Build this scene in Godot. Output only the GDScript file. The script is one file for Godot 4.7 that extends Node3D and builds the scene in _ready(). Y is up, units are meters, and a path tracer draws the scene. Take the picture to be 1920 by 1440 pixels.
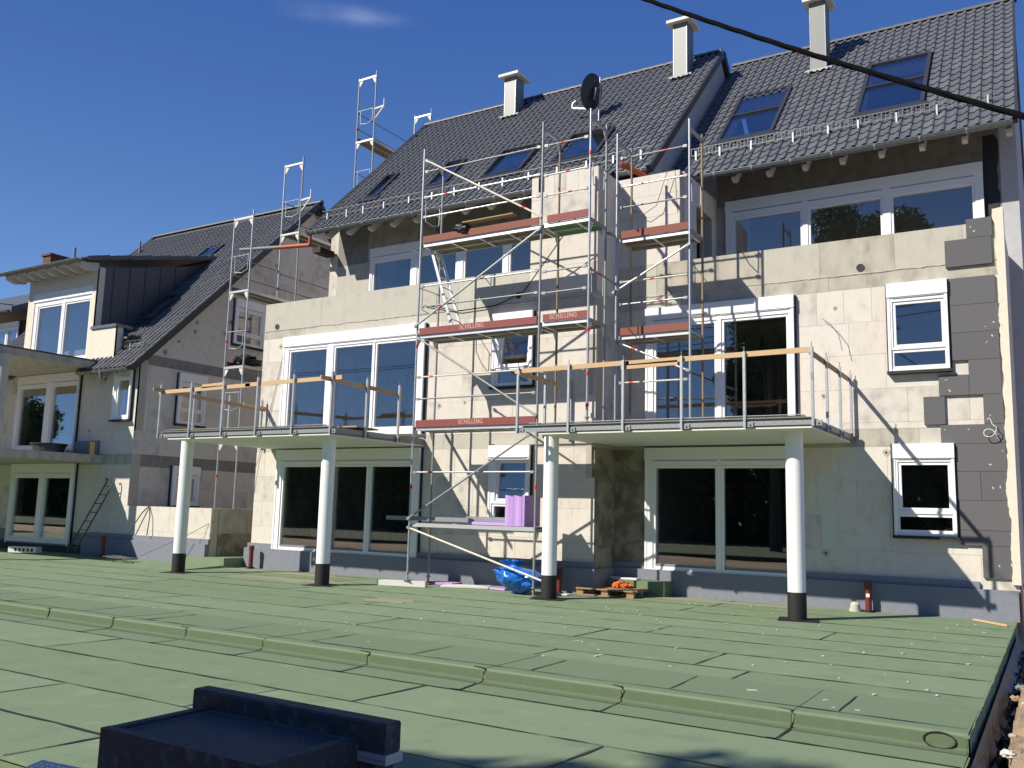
extends Node3D
# A row of houses under construction behind a felted garage roof. y up, metres.
# x runs along the facades (to the right), z towards the viewer; the facade of the house on the right stands at z = 0.

var M := {}
var org := {}
var taken := {}
var cache := {}
var rng := RandomNumberGenerator.new()
const EYE := Vector3(-1.109, 1.634, 17.381)
const D := 0.70710678


class MB:
	var v := PackedVector3Array()
	var n := PackedVector3Array()
	var ix := PackedInt32Array()

	func tri(a: Vector3, b: Vector3, c: Vector3, nn: Vector3) -> void:
		var k := v.size()
		v.push_back(a); v.push_back(b); v.push_back(c)
		n.push_back(nn); n.push_back(nn); n.push_back(nn)
		if (b - a).cross(c - a).dot(nn) > 0.0:
			ix.push_back(k); ix.push_back(k + 2); ix.push_back(k + 1)
		else:
			ix.push_back(k); ix.push_back(k + 1); ix.push_back(k + 2)

	func quad(a: Vector3, b: Vector3, c: Vector3, d: Vector3, nn: Vector3) -> void:
		quad4(a, b, c, d, nn, nn, nn, nn)

	func quad4(a: Vector3, b: Vector3, c: Vector3, d: Vector3, na: Vector3, nb: Vector3, nc: Vector3, nd: Vector3) -> void:
		var k := v.size()
		v.push_back(a); v.push_back(b); v.push_back(c); v.push_back(d)
		n.push_back(na); n.push_back(nb); n.push_back(nc); n.push_back(nd)
		if (b - a).cross(c - a).dot(na + nb + nc + nd) > 0.0:
			for q in [0, 2, 1, 0, 3, 2]: ix.push_back(k + q)
		else:
			for q in [0, 1, 2, 0, 2, 3]: ix.push_back(k + q)

	# a quad whose normal is reckoned from its corners, pointing to the side of `out`
	func face(a: Vector3, b: Vector3, c: Vector3, d: Vector3, out: Vector3) -> void:
		var nn := (b - a).cross(c - a).normalized()
		if nn == Vector3.ZERO: nn = (c - a).cross(d - a).normalized()
		if nn.dot(out) < 0.0: nn = -nn
		quad(a, b, c, d, nn)

	func box(lo: Vector3, hi: Vector3) -> MB:
		return obox(Transform3D(Basis(), (lo + hi) * 0.5), (hi - lo).abs())

	func obox(t: Transform3D, s: Vector3) -> MB:
		var h := s * 0.5
		for ax in 3:
			for sg in [-1.0, 1.0]:
				var nn := Vector3.ZERO
				nn[ax] = sg
				var a1: int = (ax + 1) % 3
				var a2: int = (ax + 2) % 3
				var p := []
				for q in [[-1, -1], [1, -1], [1, 1], [-1, 1]]:
					var c := Vector3.ZERO
					c[ax] = sg * h[ax]; c[a1] = q[0] * h[a1]; c[a2] = q[1] * h[a2]
					p.append(t * c)
				quad(p[0], p[1], p[2], p[3], (t.basis * nn).normalized())
		return self

	# a box from a to b with the given width (sideways) and height (along `up`)
	func bar(a: Vector3, b: Vector3, w: float, hgt: float, up := Vector3.UP) -> MB:
		var z := (b - a).normalized()
		if absf(z.dot(up)) > 0.98: up = Vector3.BACK if absf(z.z) < 0.9 else Vector3.RIGHT
		var x := up.cross(z).normalized()
		var y := z.cross(x).normalized()
		return obox(Transform3D(Basis(x, y, z), (a + b) * 0.5), Vector3(w, hgt, a.distance_to(b)))

	func tube(a: Vector3, b: Vector3, r: float, seg := 8, r2 := -1.0, caps := true) -> MB:
		if r2 < 0.0: r2 = r
		var z := (b - a).normalized()
		var up := Vector3.UP if absf(z.y) < 0.9 else Vector3.RIGHT
		var x := up.cross(z).normalized()
		var y := z.cross(x)
		for i in seg:
			var t0 := TAU * i / seg
			var t1 := TAU * (i + 1) / seg
			var d0 := x * cos(t0) + y * sin(t0)
			var d1 := x * cos(t1) + y * sin(t1)
			quad4(a + d0 * r, a + d1 * r, b + d1 * r2, b + d0 * r2, d0, d1, d1, d0)
			if caps:
				tri(a, a + d0 * r, a + d1 * r, -z)
				tri(b, b + d0 * r2, b + d1 * r2, z)
		return self

	func path(pts: Array, r: float, seg := 6) -> MB:
		for i in pts.size() - 1:
			tube(pts[i], pts[i + 1], r, seg, -1.0, true)
		return self

	# polygon in the x-y plane of t, pushed from z0 to z1
	func prism(poly: PackedVector2Array, t: Transform3D, z0: float, z1: float, back := true) -> MB:
		var tr := Geometry2D.triangulate_polygon(poly)
		var nz := t.basis.z.normalized()
		for i in range(0, tr.size(), 3):
			var a := poly[tr[i]]
			var b := poly[tr[i + 1]]
			var c := poly[tr[i + 2]]
			tri(t * Vector3(a.x, a.y, z1), t * Vector3(b.x, b.y, z1), t * Vector3(c.x, c.y, z1), nz)
			if back:
				tri(t * Vector3(a.x, a.y, z0), t * Vector3(b.x, b.y, z0), t * Vector3(c.x, c.y, z0), -nz)
		var sg := -1.0 if Geometry2D.is_polygon_clockwise(poly) else 1.0
		for i in poly.size():
			var a := poly[i]
			var b := poly[(i + 1) % poly.size()]
			var e := (b - a)
			if e.length() < 1e-5: continue
			var o := Vector3(e.y, -e.x, 0).normalized() * -sg
			o = -o
			quad(t * Vector3(a.x, a.y, z0), t * Vector3(b.x, b.y, z0), t * Vector3(b.x, b.y, z1), t * Vector3(a.x, a.y, z1), (t.basis * o).normalized())
		return self

	func blob(c: Vector3, s: Vector3, noise: FastNoiseLite, amp: float, nu := 20, nv := 12) -> MB:
		var P := []
		for j in nv + 1:
			var row := []
			for i in nu + 1:
				var th := TAU * (i % nu) / nu
				var ph := PI * j / nv
				var d := Vector3(sin(ph) * cos(th), cos(ph), sin(ph) * sin(th))
				row.append(c + d * s * (1.0 + amp * noise.get_noise_3dv(d * 2.0 + c)))
			P.append(row)
		for j in nv:
			for i in nu:
				face(P[j][i], P[j][i + 1], P[j + 1][i + 1], P[j + 1][i], (P[j][i] + P[j + 1][i + 1]) * 0.5 - c)
		return self

	func mesh() -> ArrayMesh:
		var arr := []
		arr.resize(Mesh.ARRAY_MAX)
		arr[Mesh.ARRAY_VERTEX] = v
		arr[Mesh.ARRAY_NORMAL] = n
		arr[Mesh.ARRAY_INDEX] = ix
		var m := ArrayMesh.new()
		m.add_surface_from_arrays(Mesh.PRIMITIVE_TRIANGLES, arr)
		return m


func V(x: float, y: float, z: float) -> Vector3:
	return Vector3(x, y, z)


func numbered(parent: Node, called: String) -> String:
	var k := str(parent.get_instance_id()) + called
	var c: int = taken.get(k, 0)
	taken[k] = c + 1
	return called if c == 0 else "%s_%03d" % [called, c]


# a thing: a bare node at its base whose children are its parts
func thing(called: String, label: String, category: String, at: Vector3, group := "", kind := "") -> Node3D:
	var o := Node3D.new()
	o.name = numbered(self, called)
	add_child(o, true)
	o.position = at
	org[o] = at
	tag(o, label, category, group, kind)
	return o


func tag(o: Node, label := "", category := "", group := "", kind := "") -> Node:
	if label: o.set_meta("label", label)
	if category: o.set_meta("category", category)
	if group: o.set_meta("group", group)
	if kind: o.set_meta("kind", kind)
	return o


# a named mesh; `at` is in world coordinates
func put(parent: Node, called: String, mesh, mat: String, at := Vector3.ZERO, b := Basis()) -> MeshInstance3D:
	var o := MeshInstance3D.new()
	o.mesh = mesh.mesh() if mesh is MB else mesh
	o.material_override = M[mat]
	o.name = numbered(parent, called)
	parent.add_child(o, true)
	o.transform = Transform3D(b, at - org.get(parent, Vector3.ZERO))
	org[o] = at
	return o


# a part that only holds sub-parts
func hold(parent: Node, called: String, at := Vector3.ZERO) -> Node3D:
	var o := Node3D.new()
	o.name = numbered(parent, called)
	parent.add_child(o, true)
	o.position = at - org.get(parent, Vector3.ZERO)
	org[o] = at
	return o


func boxm(s: Vector3) -> ArrayMesh:
	var k := "b%.3f,%.3f,%.3f" % [s.x, s.y, s.z]
	if not cache.has(k): cache[k] = MB.new().box(-s * 0.5, s * 0.5).mesh()
	return cache[k]


func putbox(parent: Node, called: String, lo: Vector3, hi: Vector3, mat: String) -> MeshInstance3D:
	return put(parent, called, boxm((hi - lo).abs()), mat, (lo + hi) * 0.5)


func rect(x0: float, x1: float, y0: float, y1: float) -> PackedVector2Array:
	return PackedVector2Array([Vector2(x0, y0), Vector2(x1, y0), Vector2(x1, y1), Vector2(x0, y1)])


func front(z: float) -> Transform3D:      # a wall that faces +z; s = x
	return Transform3D(Basis(), Vector3(0, 0, z))


func side(x: float) -> Transform3D:       # a wall that faces +x; s = -z
	return Transform3D(Basis(Vector3(0, 0, -1), Vector3.UP, Vector3(1, 0, 0)), Vector3(x, 0, 0))


# the outline with rectangular holes taken out, as pieces without holes
func pieces(outline: PackedVector2Array, holes: Array) -> Array:
	var xs := []
	var lo := outline[0]
	var hi := outline[0]
	for p in outline:
		lo = lo.min(p); hi = hi.max(p)
	xs = [lo.x, hi.x]
	for h in holes:
		for k in 2:
			if h[k] > lo.x and h[k] < hi.x: xs.append(h[k])
	xs.sort()
	var out := []
	for i in xs.size() - 1:
		if xs[i + 1] - xs[i] < 1e-4: continue
		var mid: float = (xs[i] + xs[i + 1]) * 0.5
		var cuts := []
		for h in holes:
			if h[0] < mid and h[1] > mid: cuts.append([h[2], h[3]])
		cuts.sort_custom(func(a, b): return a[0] < b[0])
		var y := lo.y
		cuts.append([hi.y, hi.y])
		for c in cuts:
			if c[0] > y + 1e-4:
				for q in Geometry2D.intersect_polygons(rect(xs[i], xs[i + 1], y, c[0]), outline): out.append(q)
			y = maxf(y, c[1])
	return out


# a wall of blocks or cast panels: a body with openings and, on its face, every block as a piece of its own
# courses: [y0, y1, block length, material names, name of the piece]
func block_wall(parent: Node, called: String, t: Transform3D, outline: PackedVector2Array, holes: Array, courses: Array, body: String, thick := 0.3) -> Node3D:
	var mb := MB.new()
	for q in pieces(outline, holes): mb.prism(q, t, -thick, -0.007)
	var w := put(parent, called, mb, body)
	var lo := outline[0]
	var hi := outline[0]
	for p in outline:
		lo = lo.min(p); hi = hi.max(p)
	var row := 0
	for c in courses:
		var x: float = lo.x - (0.0 if row % 2 else c[2] * 0.5) - rng.randf() * 0.2
		row += 1
		while x < hi.x:
			var x1: float = x + c[2] * (rng.randf_range(0.75, 1.25) if c.size() > 5 else 1.0)
			var g := 0.0022
			var got: Array = Geometry2D.intersect_polygons(rect(x + g, x1 - g, c[0] + g, c[1] - g), outline)
			for h in holes:
				var nxt := []
				for q in got:
					for r in Geometry2D.clip_polygons(q, rect(h[0], h[1], h[2], h[3])):
						nxt.append(r)
				got = nxt
			for q in got:
				var a := Vector2(1e9, 1e9)
				var b := -a
				for p in q:
					a = a.min(p); b = b.max(p)
				if (b.x - a.x) < 0.03 or (b.y - a.y) < 0.03: continue
				var d := rng.randf_range(-0.003, 0.002)
				var m: String = c[3][rng.randi() % c[3].size()]
				if q.size() == 4 and absf((b.x - a.x) * (b.y - a.y) - absf(area(q))) < 0.002:
					put(w, c[4], boxm(V(snappedf(b.x - a.x, 0.001), snappedf(b.y - a.y, 0.001), 0.06)), m, t * V((a.x + b.x) * 0.5, (a.y + b.y) * 0.5, d - 0.03), t.basis)
				else:
					put(w, c[4], MB.new().prism(q, t, -0.06 + d, d), m)
			x = x1
	return w


func area(q: PackedVector2Array) -> float:
	var s := 0.0
	for i in q.size():
		var a := q[i]
		var b := q[(i + 1) % q.size()]
		s += a.x * b.y - a.y * b.x
	return s * 0.5


func frame_mesh(mb: MB, t: Transform3D, x0: float, x1: float, y0: float, y1: float, z0: float, z1: float, holes: Array) -> void:
	for q in pieces(rect(x0, x1, y0, y1), holes): mb.prism(q, t, z0, z1)


func srgb(c: Color) -> Color:
	var o := c.linear_to_srgb()
	o.a = c.a
	return o


func noise(sd: int, freq: float, oct := 4, kind := FastNoiseLite.TYPE_SIMPLEX_SMOOTH) -> FastNoiseLite:
	var f := FastNoiseLite.new()
	f.seed = sd
	f.frequency = freq
	f.noise_type = kind
	f.fractal_octaves = oct
	return f


# a seamless noise texture whose ramp runs through the given linear colours
func ntex(sd: int, freq: float, oct: int, stops: Array, size := 512, kind := FastNoiseLite.TYPE_SIMPLEX_SMOOTH) -> NoiseTexture2D:
	var t := NoiseTexture2D.new()
	t.width = size
	t.height = size
	t.seamless = true
	t.normalize = true
	t.noise = noise(sd, freq, oct, kind)
	var g := Gradient.new()
	var cols := PackedColorArray()
	var offs := PackedFloat32Array()
	for s in stops:
		offs.append(s[0])
		cols.append(srgb(s[1]))
	g.offsets = offs
	g.colors = cols
	t.color_ramp = g
	return t


func mat(called: String, c: Color, rough := 0.8, metal := 0.0) -> StandardMaterial3D:
	var m := StandardMaterial3D.new()
	m.resource_name = called
	m.albedo_color = srgb(c)
	m.roughness = rough
	m.metallic = metal
	M[called] = m
	return m


# a mottled material: the texture multiplies the base colour; `tile` metres per repeat, different up and along where asked
func mottled(called: String, c: Color, rough: float, tex: Texture2D, tile := 2.0, tall := 0.0, bump: Texture2D = null, depth := 0.2, metal := 0.0) -> StandardMaterial3D:
	var m := mat(called, c, rough, metal)
	m.albedo_texture = tex
	m.uv1_triplanar = true
	m.uv1_world_triplanar = true
	m.uv1_triplanar_sharpness = 4.0
	m.uv1_scale = V(1.0 / tile, 1.0 / (tall if tall > 0.0 else tile), 1.0 / tile)
	if bump:
		m.heightmap_enabled = true
		m.heightmap_texture = bump
		m.heightmap_scale = depth
	return m


# large soft-edged patches of matter (dust, scuffs, damp) laid over a material
func patches(called: String, tex: Texture2D, tile: float) -> void:
	var m: StandardMaterial3D = M[called]
	m.detail_enabled = true
	m.detail_blend_mode = BaseMaterial3D.BLEND_MODE_MIX
	m.detail_albedo = tex
	m.detail_uv_layer = BaseMaterial3D.DETAIL_UV_2
	m.uv2_triplanar = true
	m.uv2_world_triplanar = true
	m.uv2_scale = Vector3.ONE / tile


func grey(g: float, a := 1.0) -> Color:
	return Color(g, g, g, a)


func materials() -> void:
	var mild := ntex(1, 0.02, 5, [[0.0, grey(0.88)], [0.5, grey(0.96)], [1.0, grey(1.0)]])
	var strong := ntex(2, 0.012, 5, [[0.0, grey(0.62)], [0.35, grey(0.86)], [0.65, grey(0.96)], [1.0, grey(1.0)]])
	var grain := ntex(3, 0.2, 3, [[0.0, grey(0.55)], [0.5, grey(0.85)], [1.0, grey(1.0)]])
	var streak := ntex(4, 0.018, 5, [[0.0, Color(0.80, 0.77, 0.72)], [0.35, grey(0.94)], [1.0, grey(1.0)]])
	var bumpy := ntex(5, 0.12, 4, [[0.0, grey(0.0)], [1.0, grey(1.0)]])
	var pits := ntex(6, 0.05, 4, [[0.0, grey(0.0)], [0.35, grey(0.9)], [1.0, grey(1.0)]])
	# masonry
	mottled("block_pale", Color(0.645, 0.61, 0.55), 0.95, streak, 2.2, 4.0, bumpy, 0.25)
	mottled("block_warm", Color(0.635, 0.595, 0.53), 0.95, streak, 2.2, 4.0, bumpy, 0.25)
	mottled("block_buff", Color(0.625, 0.58, 0.51), 0.95, streak, 1.7, 3.4, bumpy, 0.25)
	mottled("block_grey", Color(0.61, 0.575, 0.52), 0.95, strong, 2.5, 3.0, bumpy, 0.25)
	mottled("mortar", Color(0.45, 0.41, 0.35), 0.95, mild, 1.0)
	mottled("concrete", Color(0.47, 0.45, 0.39), 0.9, streak, 2.4, 5.0, pits, 0.25)
	mottled("concrete_pale", Color(0.50, 0.485, 0.425), 0.9, streak, 1.7, 4.0, pits, 0.25)
	mottled("concrete_warm", Color(0.45, 0.425, 0.355), 0.9, strong, 2.0, 4.0, pits, 0.3)
	mottled("concrete_dull", Color(0.245, 0.24, 0.22), 0.9, strong, 2.2, 3.0, pits, 0.3)
	mottled("concrete_stained", Color(0.31, 0.285, 0.225), 0.9, ntex(12, 0.008, 5, [[0.0, Color(0.42, 0.40, 0.36)], [0.45, Color(0.66, 0.63, 0.56)], [0.58, grey(0.93)], [1.0, grey(1.0)]]), 2.6, 2.2, pits, 0.3)
	mottled("plinth", Color(0.20, 0.215, 0.26), 0.75, mild, 1.7, 0.0, bumpy, 0.08)
	mottled("render_cream", Color(0.70, 0.655, 0.54), 0.9, mild, 2.0, 0.0, bumpy, 0.1)
	mottled("render_pale", Color(0.60, 0.62, 0.57), 0.9, mild, 0.6)
	mottled("render_grey", Color(0.44, 0.45, 0.46), 0.9, mild, 2.6, 0.0, bumpy, 0.1)
	mottled("insulation", Color(0.135, 0.135, 0.143), 0.85, grain, 0.5, 0.0, bumpy, 0.1)
	mottled("insulation_dark", Color(0.126, 0.126, 0.134), 0.85, grain, 0.5, 0.0, bumpy, 0.1)
	mottled("bitumen_coat", Color(0.02, 0.02, 0.024), 0.7, strong, 0.8)
	# windows
	mat("pvc", Color(0.80, 0.81, 0.82), 0.35)
	mat("pvc_shutter", Color(0.80, 0.80, 0.79), 0.45)
	mat("rubber", Color(0.012, 0.012, 0.014), 0.6)
	var gl := mat("glass", Color(0.02, 0.024, 0.028, 0.01), 0.012, 0.0)
	gl.transparency = BaseMaterial3D.TRANSPARENCY_ALPHA
	var gk := mat("roof_glass", Color(0.02, 0.024, 0.028, 0.02), 0.02, 0.0)
	gk.transparency = BaseMaterial3D.TRANSPARENCY_ALPHA
	mottled("room", Color(0.32, 0.31, 0.29), 0.95, mild, 2.0)
	mottled("room_floor", Color(0.26, 0.255, 0.245), 0.95, mild, 2.0)
	# roofs
	var slate := ntex(7, 0.03, 4, [[0.0, grey(0.7)], [1.0, grey(1.0)]])
	mottled("tile", Color(0.118, 0.128, 0.142), 0.5, slate, 1.3)
	mottled("tile_worn", Color(0.137, 0.146, 0.158), 0.55, slate, 0.9)
	mottled("tile_dark", Color(0.104, 0.114, 0.128), 0.5, slate, 1.1)
	mat("roof_metal", Color(0.045, 0.047, 0.052), 0.4, 0.2)
	mottled("cladding", Color(0.085, 0.095, 0.11), 0.42, mild, 2.0, 0.0, null, 0.0, 0.3)
	mottled("guard_wire", Color(0.17, 0.18, 0.19), 0.5, mild, 0.7, 0.0, null, 0.0, 0.5)
	mottled("zinc", Color(0.21, 0.225, 0.24), 0.42, strong, 0.7, 0.0, null, 0.0, 0.75)
	mottled("rafter_white", Color(0.56, 0.55, 0.51), 0.7, mild, 1.0)
	mat("chimney_sheet", Color(0.19, 0.20, 0.20), 0.45, 0.15)
	mottled("lead", Color(0.42, 0.41, 0.40), 0.6, strong, 0.4)
	mottled("brick", Color(0.15, 0.06, 0.04), 0.9, strong, 0.4)
	mottled("timber_dark", Color(0.045, 0.028, 0.02), 0.8, strong, 0.6)
	# scaffold and railing
	mottled("galvanised", Color(0.46, 0.49, 0.52), 0.45, strong, 0.35, 0.0, null, 0.0, 0.65)
	mottled("galvanised_dull", Color(0.30, 0.315, 0.32), 0.55, strong, 0.3, 0.0, null, 0.0, 0.45)
	mottled("steel_old", Color(0.33, 0.26, 0.18), 0.7, ntex(31, 0.03, 4, [[0.0, Color(0.45, 0.3, 0.2)], [0.5, grey(0.8)], [1.0, grey(1.0)]]), 0.4, 0.0, null, 0.0, 0.3)
	mottled("aluminium", Color(0.66, 0.67, 0.67), 0.38, mild, 0.4, 0.0, null, 0.0, 0.6)
	mottled("steel_cream", Color(0.70, 0.66, 0.56), 0.5, strong, 0.4)
	mat("clip_red", Color(0.62, 0.035, 0.02), 0.5)
	var wood := ntex(8, 0.03, 4, [[0.0, Color(0.5, 0.42, 0.34)], [0.45, Color(0.86, 0.82, 0.78)], [1.0, grey(1.0)]])
	mottled("pine", Color(0.63, 0.455, 0.27), 0.75, wood, 0.5, 0.06)
	mottled("pine_old", Color(0.47, 0.33, 0.19), 0.85, wood, 0.5, 0.06)
	mottled("red_board", Color(0.235, 0.050, 0.043), 0.65, ntex(9, 0.02, 5, [[0.0, Color(0.5, 0.5, 0.5)], [0.4, grey(0.9)], [0.8, grey(1.0)], [1.0, Color(1.0, 1.0, 1.0)]]), 0.7, 0.1)
	mottled("red_board_worn", Color(0.25, 0.085, 0.058), 0.75, ntex(10, 0.03, 5, [[0.0, Color(0.6, 0.45, 0.4)], [0.45, grey(0.85)], [1.0, grey(1.0)]]), 0.5, 0.08)
	mottled("deck_ply", Color(0.20, 0.165, 0.12), 0.8, strong, 0.8)
	mat("stencil", Color(0.60, 0.42, 0.38), 0.7)
	mat("column_white", Color(0.80, 0.81, 0.79), 0.5)
	mottled("slab_white", Color(0.74, 0.75, 0.70), 0.8, mild, 2.0)
	mottled("bitumen_black", Color(0.016, 0.015, 0.015), 0.65, grain, 0.2, 0.0, bumpy, 0.1)
	# ground
	var felt := ntex(13, 0.10, 6, [[0.0, grey(0.66)], [0.5, grey(0.88)], [1.0, grey(1.0)]], 1024)
	var mine := ntex(14, 0.16, 5, [[0.0, grey(0.0)], [1.0, grey(1.0)]])
	var dusty := ntex(15, 0.01, 5, [[0.0, Color(0.11, 0.15, 0.09, 0.45)], [0.2, Color(0.12, 0.165, 0.095, 0.28)], [0.36, Color(0.15, 0.20, 0.12, 0.0)], [0.66, Color(0.30, 0.33, 0.21, 0.04)], [0.82, Color(0.31, 0.33, 0.22, 0.2)], [0.93, Color(0.33, 0.34, 0.23, 0.4)], [1.0, Color(0.36, 0.36, 0.25, 0.55)]], 1024)
	for k in 4:
		var tint: Color = [Color(0.200, 0.278, 0.158), Color(0.191, 0.267, 0.151), Color(0.209, 0.284, 0.168), Color(0.182, 0.257, 0.143)][k]
		mottled("felt_%d" % k, tint, 0.95, felt, 1.1, 0.0, mine, 0.4)
		patches("felt_%d" % k, dusty, 6.5)
	mottled("felt_kerb", Color(0.186, 0.258, 0.147), 0.97, felt, 0.8, 0.0, mine, 0.7)
	mottled("felt_darker", Color(0.145, 0.198, 0.112), 0.97, felt, 0.5, 0.0, mine, 0.8)
	mottled("spilled_sand", Color(0.30, 0.30, 0.20), 0.97, felt, 0.7, 0.0, bumpy, 0.2)
	mat("seam", Color(0.022, 0.024, 0.017), 0.6)
	mottled("sand", Color(0.42, 0.30, 0.185), 0.95, strong, 1.6, 0.0, bumpy, 1.2)
	mottled("foil", Color(0.013, 0.013, 0.016), 0.45, grain, 0.5)
	mottled("mortar_white", Color(0.66, 0.63, 0.57), 0.9, mild, 0.5, 0.0, bumpy, 0.4)
	# loose things
	mottled("purple_foam", Color(0.46, 0.275, 0.62), 0.8, mild, 0.6, 0.0, bumpy, 0.06)
	mottled("purple_foam_pale", Color(0.53, 0.36, 0.68), 0.8, mild, 0.5, 0.0, bumpy, 0.06)
	mottled("grey_board", Color(0.235, 0.25, 0.275), 0.6, mild, 0.8)
	mottled("white_board", Color(0.72, 0.70, 0.66), 0.8, mild, 0.7)
	mat("blue_plastic", Color(0.012, 0.135, 0.52), 0.28)
	mat("orange_rag", Color(0.78, 0.15, 0.03), 0.8)
	mottled("orange_pipe", Color(0.40, 0.085, 0.03), 0.45, mild, 0.5)
	mat("grey_pipe", Color(0.17, 0.18, 0.19), 0.45)
	mottled("red_pipe", Color(0.15, 0.022, 0.018), 0.5, mild, 0.5)
	mottled("pallet_wood", Color(0.40, 0.265, 0.15), 0.85, wood, 0.45, 0.05)
	mottled("shaft_coat", Color(0.052, 0.051, 0.051), 0.7, strong, 0.5, 0.0, bumpy, 0.3)
	patches("shaft_coat", ntex(41, 0.02, 5, [[0.0, Color(0.2, 0.19, 0.17, 0.0)], [0.55, Color(0.2, 0.19, 0.17, 0.0)], [0.75, Color(0.2, 0.19, 0.17, 0.25)], [1.0, Color(0.25, 0.24, 0.21, 0.55)]]), 1.2)
	mat("shaft_grate", Color(0.16, 0.165, 0.17), 0.5, 0.5)
	mat("black_plastic", Color(0.02, 0.021, 0.026), 0.45)
	mat("cable", Color(0.006, 0.006, 0.007), 0.9).metallic_specular = 0.15
	mat("cable_grey", Color(0.10, 0.095, 0.085), 0.7)
	mat("dish", Color(0.032, 0.034, 0.038), 0.45)
	mat("green_paint", Color(0.10, 0.26, 0.12), 0.6)
	mat("ladder_dark", Color(0.055, 0.058, 0.062), 0.5)
	mat("cap_yellow", Color(0.60, 0.42, 0.14), 0.7)
	# greenery behind the viewer
	var lf := mottled("leaf", Color(0.070, 0.125, 0.030), 0.6, mild, 1.0)
	lf.backlight_enabled = true
	lf.backlight = srgb(Color(0.13, 0.24, 0.04))
	mottled("bark", Color(0.10, 0.075, 0.05), 0.95, strong, 0.5)
	var hl := mottled("hedge_leaf", Color(0.05, 0.085, 0.022), 0.7, mild, 1.0)
	hl.backlight_enabled = true
	hl.backlight = srgb(Color(0.14, 0.24, 0.04))
	mottled("lawn", Color(0.045, 0.075, 0.022), 0.95, strong, 1.5)
	mottled("soil", Color(0.20, 0.155, 0.10), 0.95, strong, 2.5, 0.0, bumpy, 1.5)


func _ready() -> void:
	rng.seed = 20240611
	# --- camera, sky, sun, exposure
	var cam := Camera3D.new()
	cam.name = "camera"
	cam.fov = 46.74
	cam.near = 0.05
	cam.far = 2000.0
	add_child(cam)
	cam.position = EYE
	cam.rotation = Vector3(0.1404, 0.5491, 0.0258)
	cam.current = true
	var sky := ProceduralSkyMaterial.new()
	sky.sky_top_color = srgb(Color(0.026, 0.081, 0.29))
	sky.sky_horizon_color = srgb(Color(0.255, 0.48, 0.83))
	sky.sky_curve = 0.155
	sky.ground_bottom_color = srgb(Color(0.16, 0.14, 0.10))
	sky.ground_horizon_color = srgb(Color(0.30, 0.32, 0.32))
	sky.sun_angle_max = 6.0
	sky.sky_cover = cloud_wisp()
	var env := Environment.new()
	env.background_mode = Environment.BG_SKY
	env.sky = Sky.new()
	env.sky.sky_material = sky
	env.tonemap_mode = Environment.TONE_MAPPER_LINEAR
	env.tonemap_exposure = 1.28
	env.sdfgi_enabled = true
	env.ssao_enabled = true
	env.ssil_enabled = true
	var we := WorldEnvironment.new()
	we.name = "world_environment"
	we.environment = env
	add_child(we)
	var sun := DirectionalLight3D.new()
	sun.name = "sun"
	sun.light_energy = 1.6
	sun.light_color = Color(1.0, 0.965, 0.905)
	sun.light_angular_distance = 0.53
	sun.shadow_enabled = true
	add_child(sun)
	sun.look_at_from_position(Vector3.ZERO, Vector3(0.4485, -0.6149, -0.6486))
	# --- setting, houses, objects
	materials()
	ground()
	right_house()
	middle_house()
	far_house()
	neighbour_house()
	balconies()
	scaffolds()
	loose_things()
	greenery()


# one thin streak of high cloud
func cloud_wisp() -> ImageTexture:
	var im := Image.create(2048, 1024, false, Image.FORMAT_RGBA8)
	im.fill(Color(0, 0, 0, 0))
	var f := noise(77, 0.035, 4)
	var c := wisp_at()
	for y in range(-26, 27):
		for x in range(-60, 61):
			var u := x / 24.0
			var w := (y + x * 0.02) / 2.4
			var a := exp(-u * u * 2.0 - w * w) * clampf(0.5 + 0.9 * f.get_noise_2d(x * 0.7, y * 3.0), 0.0, 1.0) * 0.17
			im.set_pixel(posmod(int(c.x) + x, 2048), int(c.y) + y, Color(1, 1, 1, a))
	return ImageTexture.create_from_image(im)


func wisp_at() -> Vector2:
	var d := Vector3(-0.59597, 0.49661, -0.63104)   # towards the streak
	var u := atan2(d.x, -d.z) / TAU + 1.0
	return Vector2(u * 2048.0, (0.5 - asin(d.y) / PI) * 1024.0)


# ---------------------------------------------------------------- ground
func strip_rows() -> Array:
	return [0.1, 1.5, 2.6, 3.68, 4.66, 5.6, 6.66, 7.72, 8.32]


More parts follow.
